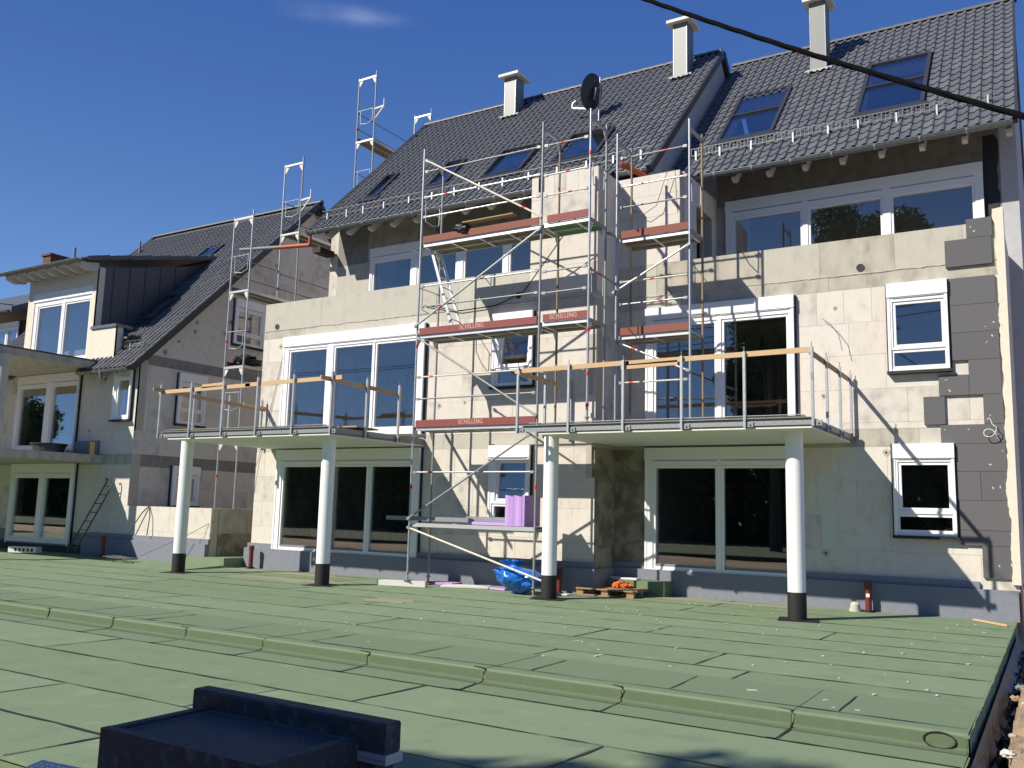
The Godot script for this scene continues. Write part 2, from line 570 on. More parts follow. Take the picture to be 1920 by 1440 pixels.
func ground() -> void:
	# terrain: one sheet to the horizon with the sandy pit along the garage roof
	var mb := MB.new()
	var f := noise(5, 0.35, 4)
	var xs := [-400.0, -120.0, -60.0]
	var x := -45.0
	while x < -3.0:
		xs.append(x); x += 3.0
	for q in [-3.0, -2.4, -2.0]: xs.append(q)
	x = -1.86
	while x < -1.0:
		xs.append(x); x += 0.045
	while x < 5.0:
		xs.append(x); x += 0.25
	for q in [6.0, 8.0, 12.0, 20.0, 60.0, 150.0, 400.0]: xs.append(q)
	var zs := [-400.0, -120.0, -50.0, -30.0, -20.0, -12.0, -8.0, -4.0]
	var z := -2.0
	while z < 20.0:
		zs.append(z); z += 0.25
	for q in [22.0, 26.0, 32.0, 40.0, 60.0, 120.0, 400.0]: zs.append(q)
	var H := []
	for i in xs.size():
		var col := []
		for j in zs.size():
			var near := 1.0 if xs[i] > -3.5 and xs[i] < 6.0 and zs[j] > -2.5 and zs[j] < 18.0 else 0.15
			var y: float = -1.15 + 0.34 * near * f.get_noise_2d(xs[i] * 2.2, zs[j] * 2.2)
			if xs[i] > -1.72:
				# a heap of sand close to the roof edge, falling off towards the house corner
				var crest: float = -0.17 + 0.07 * f.get_noise_2d(xs[i] * 5.0, zs[j] * 3.0) - 0.5 * (1.0 - smoothstep(2.5, 6.0, zs[j]))
				var lip: float = -1.66 + 0.05 * f.get_noise_1d(zs[j] * 4.0)
				y = lerpf(y, crest, smoothstep(lip, lip + 0.12, xs[i]))
			if zs[j] > 13.6 and xs[i] < 4.0: y = lerpf(y, -0.17 + 0.10 * f.get_noise_2d(xs[i], zs[j]), clampf((zs[j] - 13.6) * 2.5, 0.0, 1.0))
			col.append(V(xs[i], y, zs[j]))
		H.append(col)
	for i in xs.size() - 1:
		for j in zs.size() - 1:
			mb.face(H[i][j], H[i + 1][j], H[i + 1][j + 1], H[i][j + 1], Vector3.UP)
	var g := put(self, "ground", mb, "sand")
	tag(g, "sandy excavated soil along the edge of the green garage roof", "ground", "", "structure")

	# the garage roof: body, one piece for every felt sheet, and the tar that bled out of the laps
	var roof := thing("garage_roof", "green felted flat roof of the underground garage in front of the houses", "roof", V(-15, 0, 6), "", "structure")
	var body := MB.new()
	body.box(V(-46, -1.6, 0.05), V(-1.79, -0.03, 9.40))
	body.box(V(-46, -1.6, 9.40), V(-1.79, -0.16, 13.68))
	put(roof, "roof_slab", body, "felt_3")
	var rows := strip_rows()
	var laps := {0: [-6.5, -12.6, -20.0], 1: [-6.68, -14.5, -21.5], 2: [-9.13, -17.2, -24.0], 3: [-3.91, -13.9, -19.3], 4: [-6.02, -11.08, -17.0], 5: [-6.6, -11.43, -16.6, -22.0], 6: [-4.57, -9.46, -14.17, -19.0], 7: [-3.98, -6.28, -12.4, -17.6]}
	var n := 0
	for r in rows.size() - 1:
		var cut: Array = laps[r].duplicate()
		cut.append(-34.0)
		var xr := -1.76
		for c in cut:
			sheet(roof, c, xr, rows[r], rows[r + 1], 0.0, n)
			n += 1
			seam_line(roof, [V(c, 0.006, rows[r] + 0.02), V(c - 0.03, 0.006, rows[r + 1])], 0.016, n)
			xr = c
		if r > 0: seam_line(roof, [V(-1.78, 0.006, rows[r]), V(-34, 0.006, rows[r])], 0.017, 40 + r)
	# sheets laid over the step between the two levels
	var joint := [-1.78, -3.1, -4.66, -6.2, -7.74, -9.38, -10.78, -12.3, -13.8, -15.3, -17.0, -18.6, -20.2, -22.0]
	var prof := [[8.30, 0.006], [8.85, 0.008], [9.30, 0.014], [9.41, 0.016], [9.432, 0.011], [9.447, 0.0], [9.454, -0.016], [9.460, -0.086], [9.468, -0.104], [9.484, -0.116], [9.51, -0.121], [9.92, -0.125]]
	for k in joint.size() - 1:
		var st := MB.new()
		var h0 := 0.004 * (k % 2)
		for q in prof.size() - 1:
			var a: Array = prof[q]
			var b: Array = prof[q + 1]
			var na := step_normal(prof, q)
			var nb := step_normal(prof, q + 1)
			st.quad4(V(joint[k], a[1] + h0, a[0]), V(joint[k + 1], a[1] + h0, a[0]), V(joint[k + 1], b[1] + h0, b[0]), V(joint[k], b[1] + h0, b[0]), na, na, nb, nb)
		for e in [joint[k], joint[k + 1]]:
			var ring := PackedVector2Array()
			for q in prof: ring.append(Vector2(-q[0], q[1] + h0))
			ring.append(Vector2(-9.92, -0.5)); ring.append(Vector2(-8.3, -0.5))
			var t := side(e)
			for tr in [Geometry2D.triangulate_polygon(ring)]:
				for i in range(0, tr.size(), 3):
					st.tri(t * V(ring[tr[i]].x, ring[tr[i]].y, 0), t * V(ring[tr[i + 1]].x, ring[tr[i + 1]].y, 0), t * V(ring[tr[i + 2]].x, ring[tr[i + 2]].y, 0), Vector3.RIGHT)
		put(roof, "roofing_sheet", st, "felt_kerb")
		# a strip in a darker felt tone over the upright of the step
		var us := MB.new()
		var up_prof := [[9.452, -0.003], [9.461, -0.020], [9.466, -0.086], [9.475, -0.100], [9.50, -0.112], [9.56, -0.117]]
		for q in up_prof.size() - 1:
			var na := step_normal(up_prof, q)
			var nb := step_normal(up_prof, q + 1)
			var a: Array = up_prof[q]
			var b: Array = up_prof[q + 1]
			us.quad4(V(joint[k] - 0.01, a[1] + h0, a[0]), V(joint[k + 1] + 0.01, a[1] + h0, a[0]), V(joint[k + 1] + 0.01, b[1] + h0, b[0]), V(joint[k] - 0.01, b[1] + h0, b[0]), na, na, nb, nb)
		put(roof, "upstand_strip", us, "felt_darker")
		if k > 0:
			var pts := []
			for q in range(3, prof.size()):
				pts.append(V(joint[k] + 0.02 * sin(q * 2.1 + k) - (0.16 if q == 3 else 0.0), prof[q][1] + 0.008, prof[q][0]))
			pts.append(V(joint[k] - 0.10, -0.118, 9.92))
			seam_line(roof, pts, 0.018, 70 + k)
	seam_line(roof, [V(-1.8, 0.020, 9.26), V(-22, 0.020, 9.26)], 0.015, 90)
	for xk in [-2.78, -4.3, -5.8, -7.32, -8.83, -10.3, -11.86, -13.32, -14.9, -16.4]:
		seam_line(roof, [V(xk, 0.013, 8.42), V(xk + 0.01, 0.018, 9.22)], 0.016, int(-xk * 10))
	# lower level
	var low := [9.92, 10.95, 12.0, 12.97, 13.70]
	var lowlaps := {0: [-6.64, -11.47], 1: [-4.2, -7.63, -13.0], 2: [-9.4, -15.0], 3: [-7.35, -12.2]}
	for r in low.size() - 1:
		var cut: Array = lowlaps[r].duplicate()
		cut.append(-26.0)
		var xr := -1.78
		for c in cut:
			sheet(roof, c, xr, low[r], low[r + 1], -0.13, 30 + n)
			n += 1
			seam_line(roof, [V(c + 0.06, -0.124, low[r] + 0.02), V(c - 0.04, -0.124, low[r + 1])], 0.017, n)
			xr = c
		seam_line(roof, [V(-1.8, -0.123, low[r]), V(-26, -0.123, low[r])], 0.018, 120 + r)
	# the felt turned down over the outer edge, and a round patch at the corner
	var edge := MB.new()
	var fe := noise(9, 0.8, 3)
	for k in 56:
		var z0 := 0.05 + k * 0.25
		var z1 := z0 + 0.25
		var y0 := 0.004 if z0 < 9.4 else -0.13
		var o0 := 0.02 * fe.get_noise_1d(z0 * 6.0)
		var o1 := 0.02 * fe.get_noise_1d(z1 * 6.0)
		edge.face(V(-1.765 + o0, y0, z0), V(-1.765 + o1, y0, z1), V(-1.74 + o1, y0 - 0.42, z1), V(-1.74 + o0, y0 - 0.42, z0), Vector3.RIGHT)
		edge.face(V(-1.765 + o0, y0, z0), V(-1.765 + o1, y0, z1), V(-1.80, y0, z1), V(-1.80, y0, z0), Vector3.UP)
	put(roof, "edge_sheet", edge, "felt_3")
	var ring2 := []
	for k in 19:
		var a := TAU * k / 18.0
		ring2.append(V(-1.98 + 0.115 * cos(a), -0.05 + 0.058 * sin(a), 9.474 - 0.012 * sin(a)))
	put(roof, "corner_patch_rim", MB.new().path(ring2, 0.007, 5), "seam")
	# raised felted strip and wedge in front of the far house
	var wedge := MB.new()
	wedge.prism(PackedVector2Array([Vector2(-3.2, 0.004), Vector2(-2.4, 0.03), Vector2(-1.5, 0.07), Vector2(-1.5, -0.1), Vector2(-3.2, -0.1)]), side(-19.05), -15.0, 0.0)
	put(roof, "felt_ramp", wedge, "felt_1")
	var up := MB.new()
	up.box(V(-20.8, -0.1, -1.0), V(-19.03, 0.24, 1.72))
	put(roof, "felt_upstand", up, "felt_2")
	# sand spilled and trodden on the felt
	for q in [["pale sand spilled on the felt beside the black foot of the slim column", -15.3, 3.0, 1.5, 0.35, 3], ["pale sand spilled on the felt along the plinth below triple terrace door", -16.6, 1.75, 2.2, 0.28, 4], ["pale sand spilled on the felt along the plinth near the step block", -6.6, 0.62, 1.8, 0.22, 5], ["pale sand spilled on the felt between scaffold and kerb step", -11.2, 4.9, 0.55, 0.3, 6]]:
		var fs := noise(q[5], 0.9, 4)
		var ring := PackedVector2Array()
		for k in 40:
			var a := TAU * k / 40.0
			var rr2: float = 1.0 + 0.7 * fs.get_noise_2d(cos(a) * 1.5, sin(a) * 1.5) + 0.25 * fs.get_noise_2d(cos(a) * 7.0, sin(a) * 7.0)
			ring.append(Vector2(cos(a) * q[3] * rr2, sin(a) * q[4] * rr2))
		var sp := put(self, "sand_spill", MB.new().prism(ring, Transform3D(Basis(Vector3.RIGHT, Vector3.FORWARD, Vector3.UP), V(q[1], 0.004, q[2])), 0.0, 0.004), "spilled_sand")
		tag(sp, q[0], "sand", "sand spilled on the felt")
	# crumbs of white mortar scattered over the felt
	var cr := MB.new()
	var rr := RandomNumberGenerator.new()
	rr.seed = 5
	for k in 130:
		var px := -1.9 - rr.randf() ** 1.5 * 9.0
		var pz := 0.4 + rr.randf() * 9.0
		if rr.randf() < 0.25: px -= 7.0
		var s := rr.randf_range(0.008, 0.03) * (1.6 if rr.randf() < 0.1 else 1.0)
		cr.obox(Transform3D(Basis(Vector3.UP, rr.randf() * TAU), V(px, 0.009, pz)), V(s * rr.randf_range(0.8, 2.2), 0.006, s))
	var crumbs := put(self, "mortar_crumbs", cr, "mortar_white")
	tag(crumbs, "small white mortar crumbs scattered over the green felt", "debris", "", "stuff")


func step_normal(prof: Array, q: int) -> Vector3:
	var a: Array = prof[maxi(q - 1, 0)]
	var b: Array = prof[mini(q + 1, prof.size() - 1)]
	var d := Vector2(b[0] - a[0], b[1] - a[1]).normalized()
	return V(0, d.x, -d.y)


func sheet(parent: Node, x0: float, x1: float, z0: float, z1: float, y: float, k: int) -> void:
	var t := 0.002 + 0.003 * float((k * 7) % 5) / 4.0
	putbox(parent, "roofing_sheet", V(x0, y - 0.025, z0), V(x1, y + t - 0.002, z1), "felt_%d" % ((k * 5 + 1) % 4))


# tar squeezed out of a lap: a low ragged bead along the line
func seam_line(parent: Node, pts: Array, w: float, sd: int) -> void:
	var mb := MB.new()
	var f := noise(sd, 0.9, 3)
	for i in pts.size() - 1:
		var a: Vector3 = pts[i]
		var b: Vector3 = pts[i + 1]
		var n := maxi(1, int(a.distance_to(b) / 0.22))
		var d := (b - a).normalized()
		var s := d.cross(Vector3.UP).normalized()
		if s.length() < 0.5: s = Vector3.RIGHT
		for k in n:
			var p := a.lerp(b, float(k) / n)
			var q := a.lerp(b, float(k + 1) / n)
			var wp := w * clampf(0.62 + 1.0 * f.get_noise_3dv(p * 3.0), 0.22, 1.3)
			var wq := w * clampf(0.62 + 1.0 * f.get_noise_3dv(q * 3.0), 0.22, 1.3)
			var op := s * 0.018 * f.get_noise_3dv(p * 1.1 + Vector3.ONE * 9.0)
			var oq := s * 0.018 * f.get_noise_3dv(q * 1.1 + Vector3.ONE * 9.0)
			mb.face(p + op - s * wp, q + oq - s * wq, q + oq + s * wq, p + op + s * wp, Vector3.UP if absf(d.y) < 0.8 else Vector3.BACK)
	put(parent, "seam", mb, "seam")


# ---------------------------------------------------------------- pieces shared by the houses
# a window or glazed door mounted in front of the masonry; z is the wall face, everything in world x/y
# panes: [x0, x1, y0, y1]; box0: underside of the roller-shutter box
func window(parent: Node, called: String, t: Transform3D, x0: float, x1: float, y0: float, y1: float, box0: float, panes: Array, sill := true, tilt := 0.0, out := 0.10) -> Node3D:
	var w := hold(parent, called, t * V((x0 + x1) * 0.5, y0, 0.0))
	var mb := MB.new()
	var holes := []
	for p in panes: holes.append([p[0] - 0.055, p[1] + 0.055, p[2] - 0.055, p[3] + 0.055])
	frame_mesh(mb, t, x0 + 0.02, x1 - 0.02, y0, box0, -0.03, out, holes)
	put(w, "frame", mb, "pvc")
	# guide rails of the shutter on both sides
	for x in [x0, x1 - 0.05]:
		var gr := MB.new()
		frame_mesh(gr, t, x, x + 0.05, y0 - 0.02, box0, -0.02, out + 0.012, [])
		put(w, "guide_rail", gr, "pvc")
	var bx := MB.new()
	frame_mesh(bx, t, x0 - 0.005, x1 + 0.005, box0, y1, -0.05, out + 0.03, [])
	put(w, "shutter_box", bx, "pvc_shutter")
	for p in panes:
		if p[3] < box0 - 0.5: continue
		var lip := MB.new()
		frame_mesh(lip, t, p[0] - 0.05, p[1] + 0.05, box0 - 0.022, box0 - 0.008, out - 0.005, out + 0.02, [])
		put(w, "shutter_rail", lip, "galvanised")
	var first := true
	for p in panes:
		var tt := t
		if tilt > 0.0 and first:
			var piv := t * V(0, p[2] - 0.05, out * 0.3)
			tt = Transform3D(Basis(t.basis.x, -tilt), piv) * Transform3D(Basis(), -piv) * t
		first = false
		var s := MB.new()
		frame_mesh(s, tt, p[0] - 0.052, p[1] + 0.052, p[2] - 0.052, p[3] + 0.052, 0.0, out - 0.022, [[p[0], p[1], p[2], p[3]]])
		put(w, "sash", s, "pvc")
		# insulating glass: thin panes with air between
		for q in 4: put(w, "pane", pane_sheet(tt, p, out - 0.052 - q * 0.013), "glass")
	if sill:
		var sl := MB.new()
		frame_mesh(sl, t, x0 - 0.03, x1 + 0.04, y0 - 0.055, y0 - 0.003, -0.02, out + 0.05, [])
		put(w, "sill", sl, "rubber")
	# black sealing tape at the flank
	for x in [x1 + 0.006, x0 - 0.03]:
		var tape := MB.new()
		frame_mesh(tape, t, x, x + 0.024, y0, y1, -0.01, out * 0.55, [])
		put(w, "sealing_tape", tape, "rubber")
	return w


func pane_sheet(t: Transform3D, p: Array, d: float) -> MB:
	var mb := MB.new()
	frame_mesh(mb, t, p[0] - 0.01, p[1] + 0.01, p[2] - 0.01, p[3] + 0.01, d - 0.004, d, [])
	return mb


# one interlocking clay tile: x across, z down the slope with the lower edge at z = 0
func tile_mesh() -> ArrayMesh:
	if cache.has("tile"): return cache.tile
	var mb := MB.new()
	var w := 0.207
	var L := 0.37
	var pr := [[0.0, 0.010], [0.10, 0.003], [0.34, 0.0], [0.52, 0.006], [0.64, 0.024], [0.76, 0.040], [0.88, 0.043], [1.0, 0.030]]
	for i in pr.size() - 1:
		var a: Array = pr[i]
		var b: Array = pr[i + 1]
		var n := V(-(b[1] - a[1]), (b[0] - a[0]) * w, 0).normalized()
		var pa: Array = pr[maxi(i - 1, 0)]
		var nb: Array = pr[mini(i + 2, pr.size() - 1)]
		var n0 := V(-(b[1] - pa[1]), (b[0] - pa[0]) * w, 0).normalized()
		var n1 := V(-(nb[1] - a[1]), (nb[0] - a[0]) * w, 0).normalized()
		var f := 0.040
		var k := 0.012
		mb.quad4(V(a[0] * w, a[1] + f, 0), V(b[0] * w, b[1] + f, 0), V(b[0] * w, b[1] + k, -L), V(a[0] * w, a[1] + k, -L), n0, n1, n1, n0)
		mb.quad(V(a[0] * w, a[1] + f, 0), V(b[0] * w, b[1] + f, 0), V(b[0] * w, b[1] + f - 0.024, 0.0), V(a[0] * w, a[1] + f - 0.024, 0.0), Vector3.BACK)
	var e: Array = pr[-1]
	mb.face(V(w, e[1] + 0.040, 0), V(w, 0.005, 0), V(w, 0.0, -L), V(w, e[1] + 0.012, -L), Vector3.RIGHT)
	cache.tile = mb.mesh()
	return cache.tile


# tiles on a slope of 45 degrees: eave at (ye, ze), rising backwards; skip: [x0, x1, s0, s1] in slope metres
func roof(house: Node, x0: float, x1: float, ye: float, ze: float, length: float, skip: Array, rear := true) -> Node3D:
	var n := V(0, D, D)
	var up := V(0, D, -D)
	var basis := Basis(Vector3.RIGHT, n, -up)
	var top := V(0, ye, ze) + up * length
	var deck := MB.new()
	# boarded deck with holes for the roof windows
	var t := Transform3D(Basis(Vector3.RIGHT, up, n), V(0, ye, ze))
	frame_mesh(deck, t, x0 + 0.02, x1 - 0.02, 0.02, length, -0.09, -0.004, skip)
	if rear:
		deck.obox(Transform3D(Basis(Vector3.RIGHT, V(0, D, -D), V(0, D, D)).rotated(Vector3.RIGHT, -PI / 2), V((x0 + x1) * 0.5, top.y, top.z) + V(0, -D, -D) * length * 0.5), V(x1 - x0, length, 0.14))
	var r := put(house, "roof", deck, "tile_dark")
	var g := 0.34
	var rows := int(length / g)
	var cols := int((x1 - x0) / 0.207)
	var step := (x1 - x0) / cols
	var spots := []
	for i in rows:
		for j in cols:
			var x := x0 + j * step
			var s := i * g - 0.03
			var hit := false
			for h in skip:
				if x + step * 0.5 > h[0] and x + step * 0.5 < h[1] and s + g * 0.5 > h[2] and s + g * 0.5 < h[3]: hit = true
			if hit: continue
			var p := V(x, ye, ze) + up * s
			spots.append([p.distance_to(EYE), p, rng.randf()])
	spots.sort_custom(func(a, b): return a[0] < b[0])
	var mesh := tile_mesh()
	var rest := []
	for k in spots.size():
		var jit := Basis(n, (spots[k][2] - 0.5) * 0.012)
		var tr := Transform3D(jit * basis * Basis.from_scale(V(step / 0.207, 1.0 + (spots[k][2] - 0.5) * 0.10, 1.0)), spots[k][1])
		if k < 300:
			put(r, "roof_tile", mesh, ["tile", "tile", "tile_worn", "tile_dark", "tile"][int(spots[k][2] * 4.99)], tr.origin, tr.basis)
		else:
			rest.append(tr)
	var mm := MultiMesh.new()
	mm.transform_format = MultiMesh.TRANSFORM_3D
	mm.mesh = mesh
	mm.instance_count = rest.size()
	for k in rest.size(): mm.set_instance_transform(k, rest[k])
	var mi := MultiMeshInstance3D.new()
	mi.multimesh = mm
	mi.material_override = M.tile
	mi.name = "upper_roof_tiles"
	r.add_child(mi, true)
	mi.position = -org[r] if org[r] != Vector3.ZERO else Vector3.ZERO
	mi.set_meta("kind", "stuff")
	# ridge caps
	var k := 0
	var xx := x0 - 0.02
	while xx < x1 - 0.1:
		var cap := MB.new()
		for q in 8:
			var a0 := PI * q / 8.0
			var a1 := PI * (q + 1) / 8.0
			var ra := 0.105
			var rb := 0.118
			var d0 := V(0, sin(a0), cos(a0))
			var d1 := V(0, sin(a1), cos(a1))
			cap.quad4(V(0, 0, 0) + d0 * rb, d1 * rb, V(0.42, 0, 0) + d1 * ra, V(0.42, 0, 0) + d0 * ra, d0, d1, d1, d0)
			cap.tri(Vector3.ZERO, d0 * rb, d1 * rb, Vector3.LEFT)
			cap.tri(V(0.42, 0, 0), V(0.42, 0, 0) + d0 * ra, V(0.42, 0, 0) + d1 * ra, Vector3.RIGHT)
		if not cache.has("ridge"): cache.ridge = cap.mesh()
		put(r, "ridge_tile", cache.ridge, "tile", top + V(xx, -0.01, 0))
		xx += 0.40
	return r


func verge(house: Node, x: float, ye: float, ze: float, length: float, w := 0.14, h := 0.17) -> void:
	var up := V(0, D, -D)
	var n := V(0, D, D)
	var a := V(x, ye, ze) - up * 0.02
	put(house, "verge_board", MB.new().bar(a + n * (0.055 - h * 0.5), a + up * length + n * (0.055 - h * 0.5), w, h, n), "roof_metal")
	var b := V(x, ye, ze) + up * length
	put(house, "verge_board", MB.new().bar(b + n * (0.055 - h * 0.5), b + V(0, -D, -D) * length, w, h, V(0, D, -D)), "roof_metal")


func gutter(house: Node, x0: float, x1: float, y: float, z: float, r := 0.075, step := 0.85) -> void:
	var mb := MB.new()
	var q := 10
	for s in q:
		var a0 := PI + PI * s / q
		var a1 := PI + PI * (s + 1) / q
		var d0 := V(0, sin(a0), cos(a0))
		var d1 := V(0, sin(a1), cos(a1))
		mb.quad4(V(x0, y, z) + d0 * r, V(x0, y, z) + d1 * r, V(x1, y, z) + d1 * r, V(x1, y, z) + d0 * r, d0, d1, d1, d0)
		for e in [x0, x1]: mb.tri(V(e, y, z), V(e, y, z) + d0 * r, V(e, y, z) + d1 * r, Vector3.RIGHT)
	mb.tube(V(x0, y + 0.003, z + r), V(x1, y + 0.003, z + r), 0.012, 6)
	mb.bar(V(x0, y + 0.04, z - r), V(x1, y + 0.04, z - r), 0.006, 0.10)
	var g := put(house, "gutter", mb, "zinc")
	var x := x0 + 0.3
	while x < x1 - 0.1:
		var br := MB.new()
		for s in q:
			var a0 := PI + PI * s / q
			var a1 := PI + PI * (s + 1) / q
			var rr := r + 0.007
			br.face(V(x, y, z) + V(0, sin(a0), cos(a0)) * rr, V(x, y, z) + V(0, sin(a1), cos(a1)) * rr, V(x + 0.03, y, z) + V(0, sin(a1), cos(a1)) * rr, V(x + 0.03, y, z) + V(0, sin(a0), cos(a0)) * rr, V(0, sin(a0), cos(a0)))
		put(g, "bracket", br, "galvanised")
		x += step


func rafters(house: Node, xs: Array, ye: float, ze: float, reach := 1.0, m := "rafter_white") -> void:
	for x in xs:
		var poly := PackedVector2Array([Vector2(-ze + 0.06, ye - 0.14), Vector2(-ze + 0.06, ye - 0.22), Vector2(-ze + 0.22, ye - 0.24), Vector2(-ze + reach, ye - 0.24 + reach - 0.22), Vector2(-ze + reach, ye - 0.08 + reach - 0.06)])
		put(house, "rafter", MB.new().prism(poly, side(x), -0.05, 0.05), m)


# a snow guard: brackets and a rail, with a lattice where `lattice`
func snow_guard(house: Node, x0: float, x1: float, ye: float, ze: float, s: float, xs: Array, lattice := true) -> void:
	var p := V(0, ye, ze) + V(0, D, -D) * s + V(0, D, D) * 0.06
	var h := 0.20
	var mb := MB.new()
	mb.bar(p + V(x0, h, 0.03), p + V(x1, h, 0.03), 0.012, 0.012)
	mb.bar(p + V(x0, 0.03, 0.03), p + V(x1, 0.03, 0.03), 0.012, 0.012)
	if lattice:
		var x := x0
		while x < x1:
			mb.bar(p + V(x, 0.0, 0.03), p + V(x, h, 0.03), 0.009, 0.009)
			x += 0.085
	var g := put(house, "snow_guard", mb, "guard_wire")
	for x in xs:
		var b := MB.new()
		b.bar(p + V(x, -0.10, 0.055), p + V(x, h * 0.62, 0.055), 0.035, 0.012)
		b.bar(p + V(x, -0.04, 0.05), p + V(x, 0.15, -0.22), 0.03, 0.008)
		put(g, "bracket", b, "galvanised")


# a roof window lying on the slope; rows: the slope positions of its bars
func roof_window(house: Node, x0: float, x1: float, ye: float, ze: float, rows: Array, lift0: float, lift1: float, bw := 0.085) -> void:
	var up := V(0, D, -D)
	var n := V(0, D, D)
	var o := V(0, ye, ze)
	var w := hold(house, "roof_window", o + V((x0 + x1) * 0.5, 0, 0) + up * rows[0])
	var s0: float = rows[0]
	var s1: float = rows[-1]
	var lift := func(s: float) -> float: return lerpf(lift0, lift1, (s - s0) / (s1 - s0))
	var fr := MB.new()
	for x in [x0, x1]:
		var xa: float = x - bw * 0.5
		var xb: float = x + bw * 0.5
		var a0 := o + up * s0
		var a1 := o + up * s1
		for q in [[xa, -1.0], [xb, 1.0]]:
			fr.face(a0 + V(q[0], 0, 0) - n * 0.05, a1 + V(q[0], 0, 0) - n * 0.05, a1 + V(q[0], 0, 0) + n * lift.call(s1), a0 + V(q[0], 0, 0) + n * lift.call(s0), V(q[1], 0, 0))
		fr.face(a0 + V(xa, 0, 0) + n * lift.call(s0), a1 + V(xa, 0, 0) + n * lift.call(s1), a1 + V(xb, 0, 0) + n * lift.call(s1), a0 + V(xb, 0, 0) + n * lift.call(s0), n)
		fr.face(a0 + V(xa, 0, 0) - n * 0.05, a0 + V(xb, 0, 0) - n * 0.05, a0 + V(xb, 0, 0) + n * lift.call(s0), a0 + V(xa, 0, 0) + n * lift.call(s0), -up)
	for s in rows:
		var hh: float = lift.call(s) * 0.98
		fr.bar(o + up * s + V(x0, 0, 0) + n * (hh * 0.5 - 0.025), o + up * s + V(x1, 0, 0) + n * (hh * 0.5 - 0.025), bw * (0.8 if s != s1 else 1.2), hh + 0.05, n)
	put(w, "frame", fr, "roof_metal")
	var fl := MB.new()
	fl.bar(o + up * (s0 - 0.16) + V(x0 - 0.12, 0, 0) + n * 0.074, o + up * (s0 - 0.16) + V(x1 + 0.12, 0, 0) + n * 0.074, 0.26, 0.012, n)
	put(w, "apron", fl, "roof_metal")
	for k in rows.size() - 1:
		var a: float = rows[k]
		var b: float = rows[k + 1]
		var pane := MB.new()
		var h0: float = maxf(lift.call(a) - 0.03, 0.02)
		var h1: float = maxf(minf(lift.call(b) - 0.03, 0.07), 0.02)
		pane.face(o + up * a + V(x0, 0, 0) + n * h0, o + up * a + V(x1, 0, 0) + n * h0, o + up * b + V(x1, 0, 0) + n * h1, o + up * b + V(x0, 0, 0) + n * h1, n)
		put(w, "pane", pane, "roof_glass")
		for q in 3: put(w, "pane", pane, "roof_glass", -n * 0.012 * (q + 1))
	var shaft := MB.new()
	for x in [x0, x1]: shaft.face(o + up * s0 + V(x, 0, 0) - n * 0.35, o + up * s1 + V(x, 0, 0) - n * 0.35, o + up * s1 + V(x, 0, 0) - n * 0.02, o + up * s0 + V(x, 0, 0) - n * 0.02, Vector3.RIGHT)
	for s in [s0, s1]: shaft.face(o + up * s + V(x0, 0, 0) - n * 0.35, o + up * s + V(x1, 0, 0) - n * 0.35, o + up * s + V(x1, 0, 0) - n * 0.02, o + up * s + V(x0, 0, 0) - n * 0.02, up)
	put(w, "reveal", shaft, "room")


func chimney(house: Node, x0: float, x1: float, z0: float, z1: float, y0: float, y1: float) -> void:
	var c := putbox(house, "chimney", V(x0, y0 - 1.2, z1), V(x1, y1, z0), "chimney_sheet")
	var seams := MB.new()
	for x in [x0 + 0.012, x1 - 0.012]:
		seams.box(V(x - 0.014, y0, z0 - 0.005), V(x + 0.014, y1, z0 + 0.006))
	seams.box(V(x1 - 0.003, y0, z0 - 0.03), V(x1 + 0.006, y1, z0 - 0.004))
	put(c, "corner_fold", seams, "zinc")
	putbox(c, "cap", V(x0 - 0.15, y1, z1 - 0.14), V(x1 + 0.15, y1 + 0.085, z0 + 0.15), "white_board")
	put(c, "flue", MB.new().tube(V((x0 + x1) * 0.5, y1 + 0.08, (z0 + z1) * 0.5), V((x0 + x1) * 0.5, y1 + 0.17, (z0 + z1) * 0.5), 0.10, 12, 0.07), "white_board")
	var fl := MB.new()
	var n := V(0, D, D)
	var dn := V(0, -D, D)
	var f := noise(int(x0 * 10.0), 1.5, 2)
	var pts := []
	for k in 13:
		var x := lerpf(x0 - 0.14, x1 + 0.14, k / 12.0)
		pts.append(V(x, y0, z0) + dn * (0.10 + 0.07 * f.get_noise_1d(k * 5.0)) + n * (0.075 + 0.02 * sin(k * 2.4)))
	for k in 12:
		fl.face(V(pts[k].x, y0 + 0.09, z0 + 0.012), V(pts[k + 1].x, y0 + 0.09, z0 + 0.012), pts[k + 1], pts[k], n)
	put(c, "flashing", fl, "lead")


# a rough bead of concrete along a casting joint
func pour_seam(parent: Node, x0: float, x1: float, y: float, z: float, sd: int) -> void:
	var mb := MB.new()
	var f := noise(sd, 0.8, 4)
	var x := x0
	while x < x1:
		var s := 0.10
		var a := 0.020 + 0.024 * f.get_noise_1d(x * 9.0)
		var b := 0.020 + 0.024 * f.get_noise_1d((x + s) * 9.0)
		var ya := y + 0.02 * f.get_noise_1d(x * 3.0 + 50.0)
		var yb := y + 0.02 * f.get_noise_1d((x + s) * 3.0 + 50.0)
		mb.face(V(x, ya + a, z - 0.004), V(x + s, yb + b, z - 0.004), V(x + s, yb, z + 0.014), V(x, ya, z + 0.014), V(0, 0.4, 1))
		mb.face(V(x, ya, z + 0.014), V(x + s, yb, z + 0.014), V(x + s, yb - b, z - 0.004), V(x, ya - a, z - 0.004), V(0, -0.4, 1))
		x += s
	put(parent, "casting_seam", mb, "concrete_warm")


func shifted(h: Array, dx: float, dy: float) -> Array:
	return [h[0] + dx, h[1] + dx, h[2] + dy, h[3] + dy]


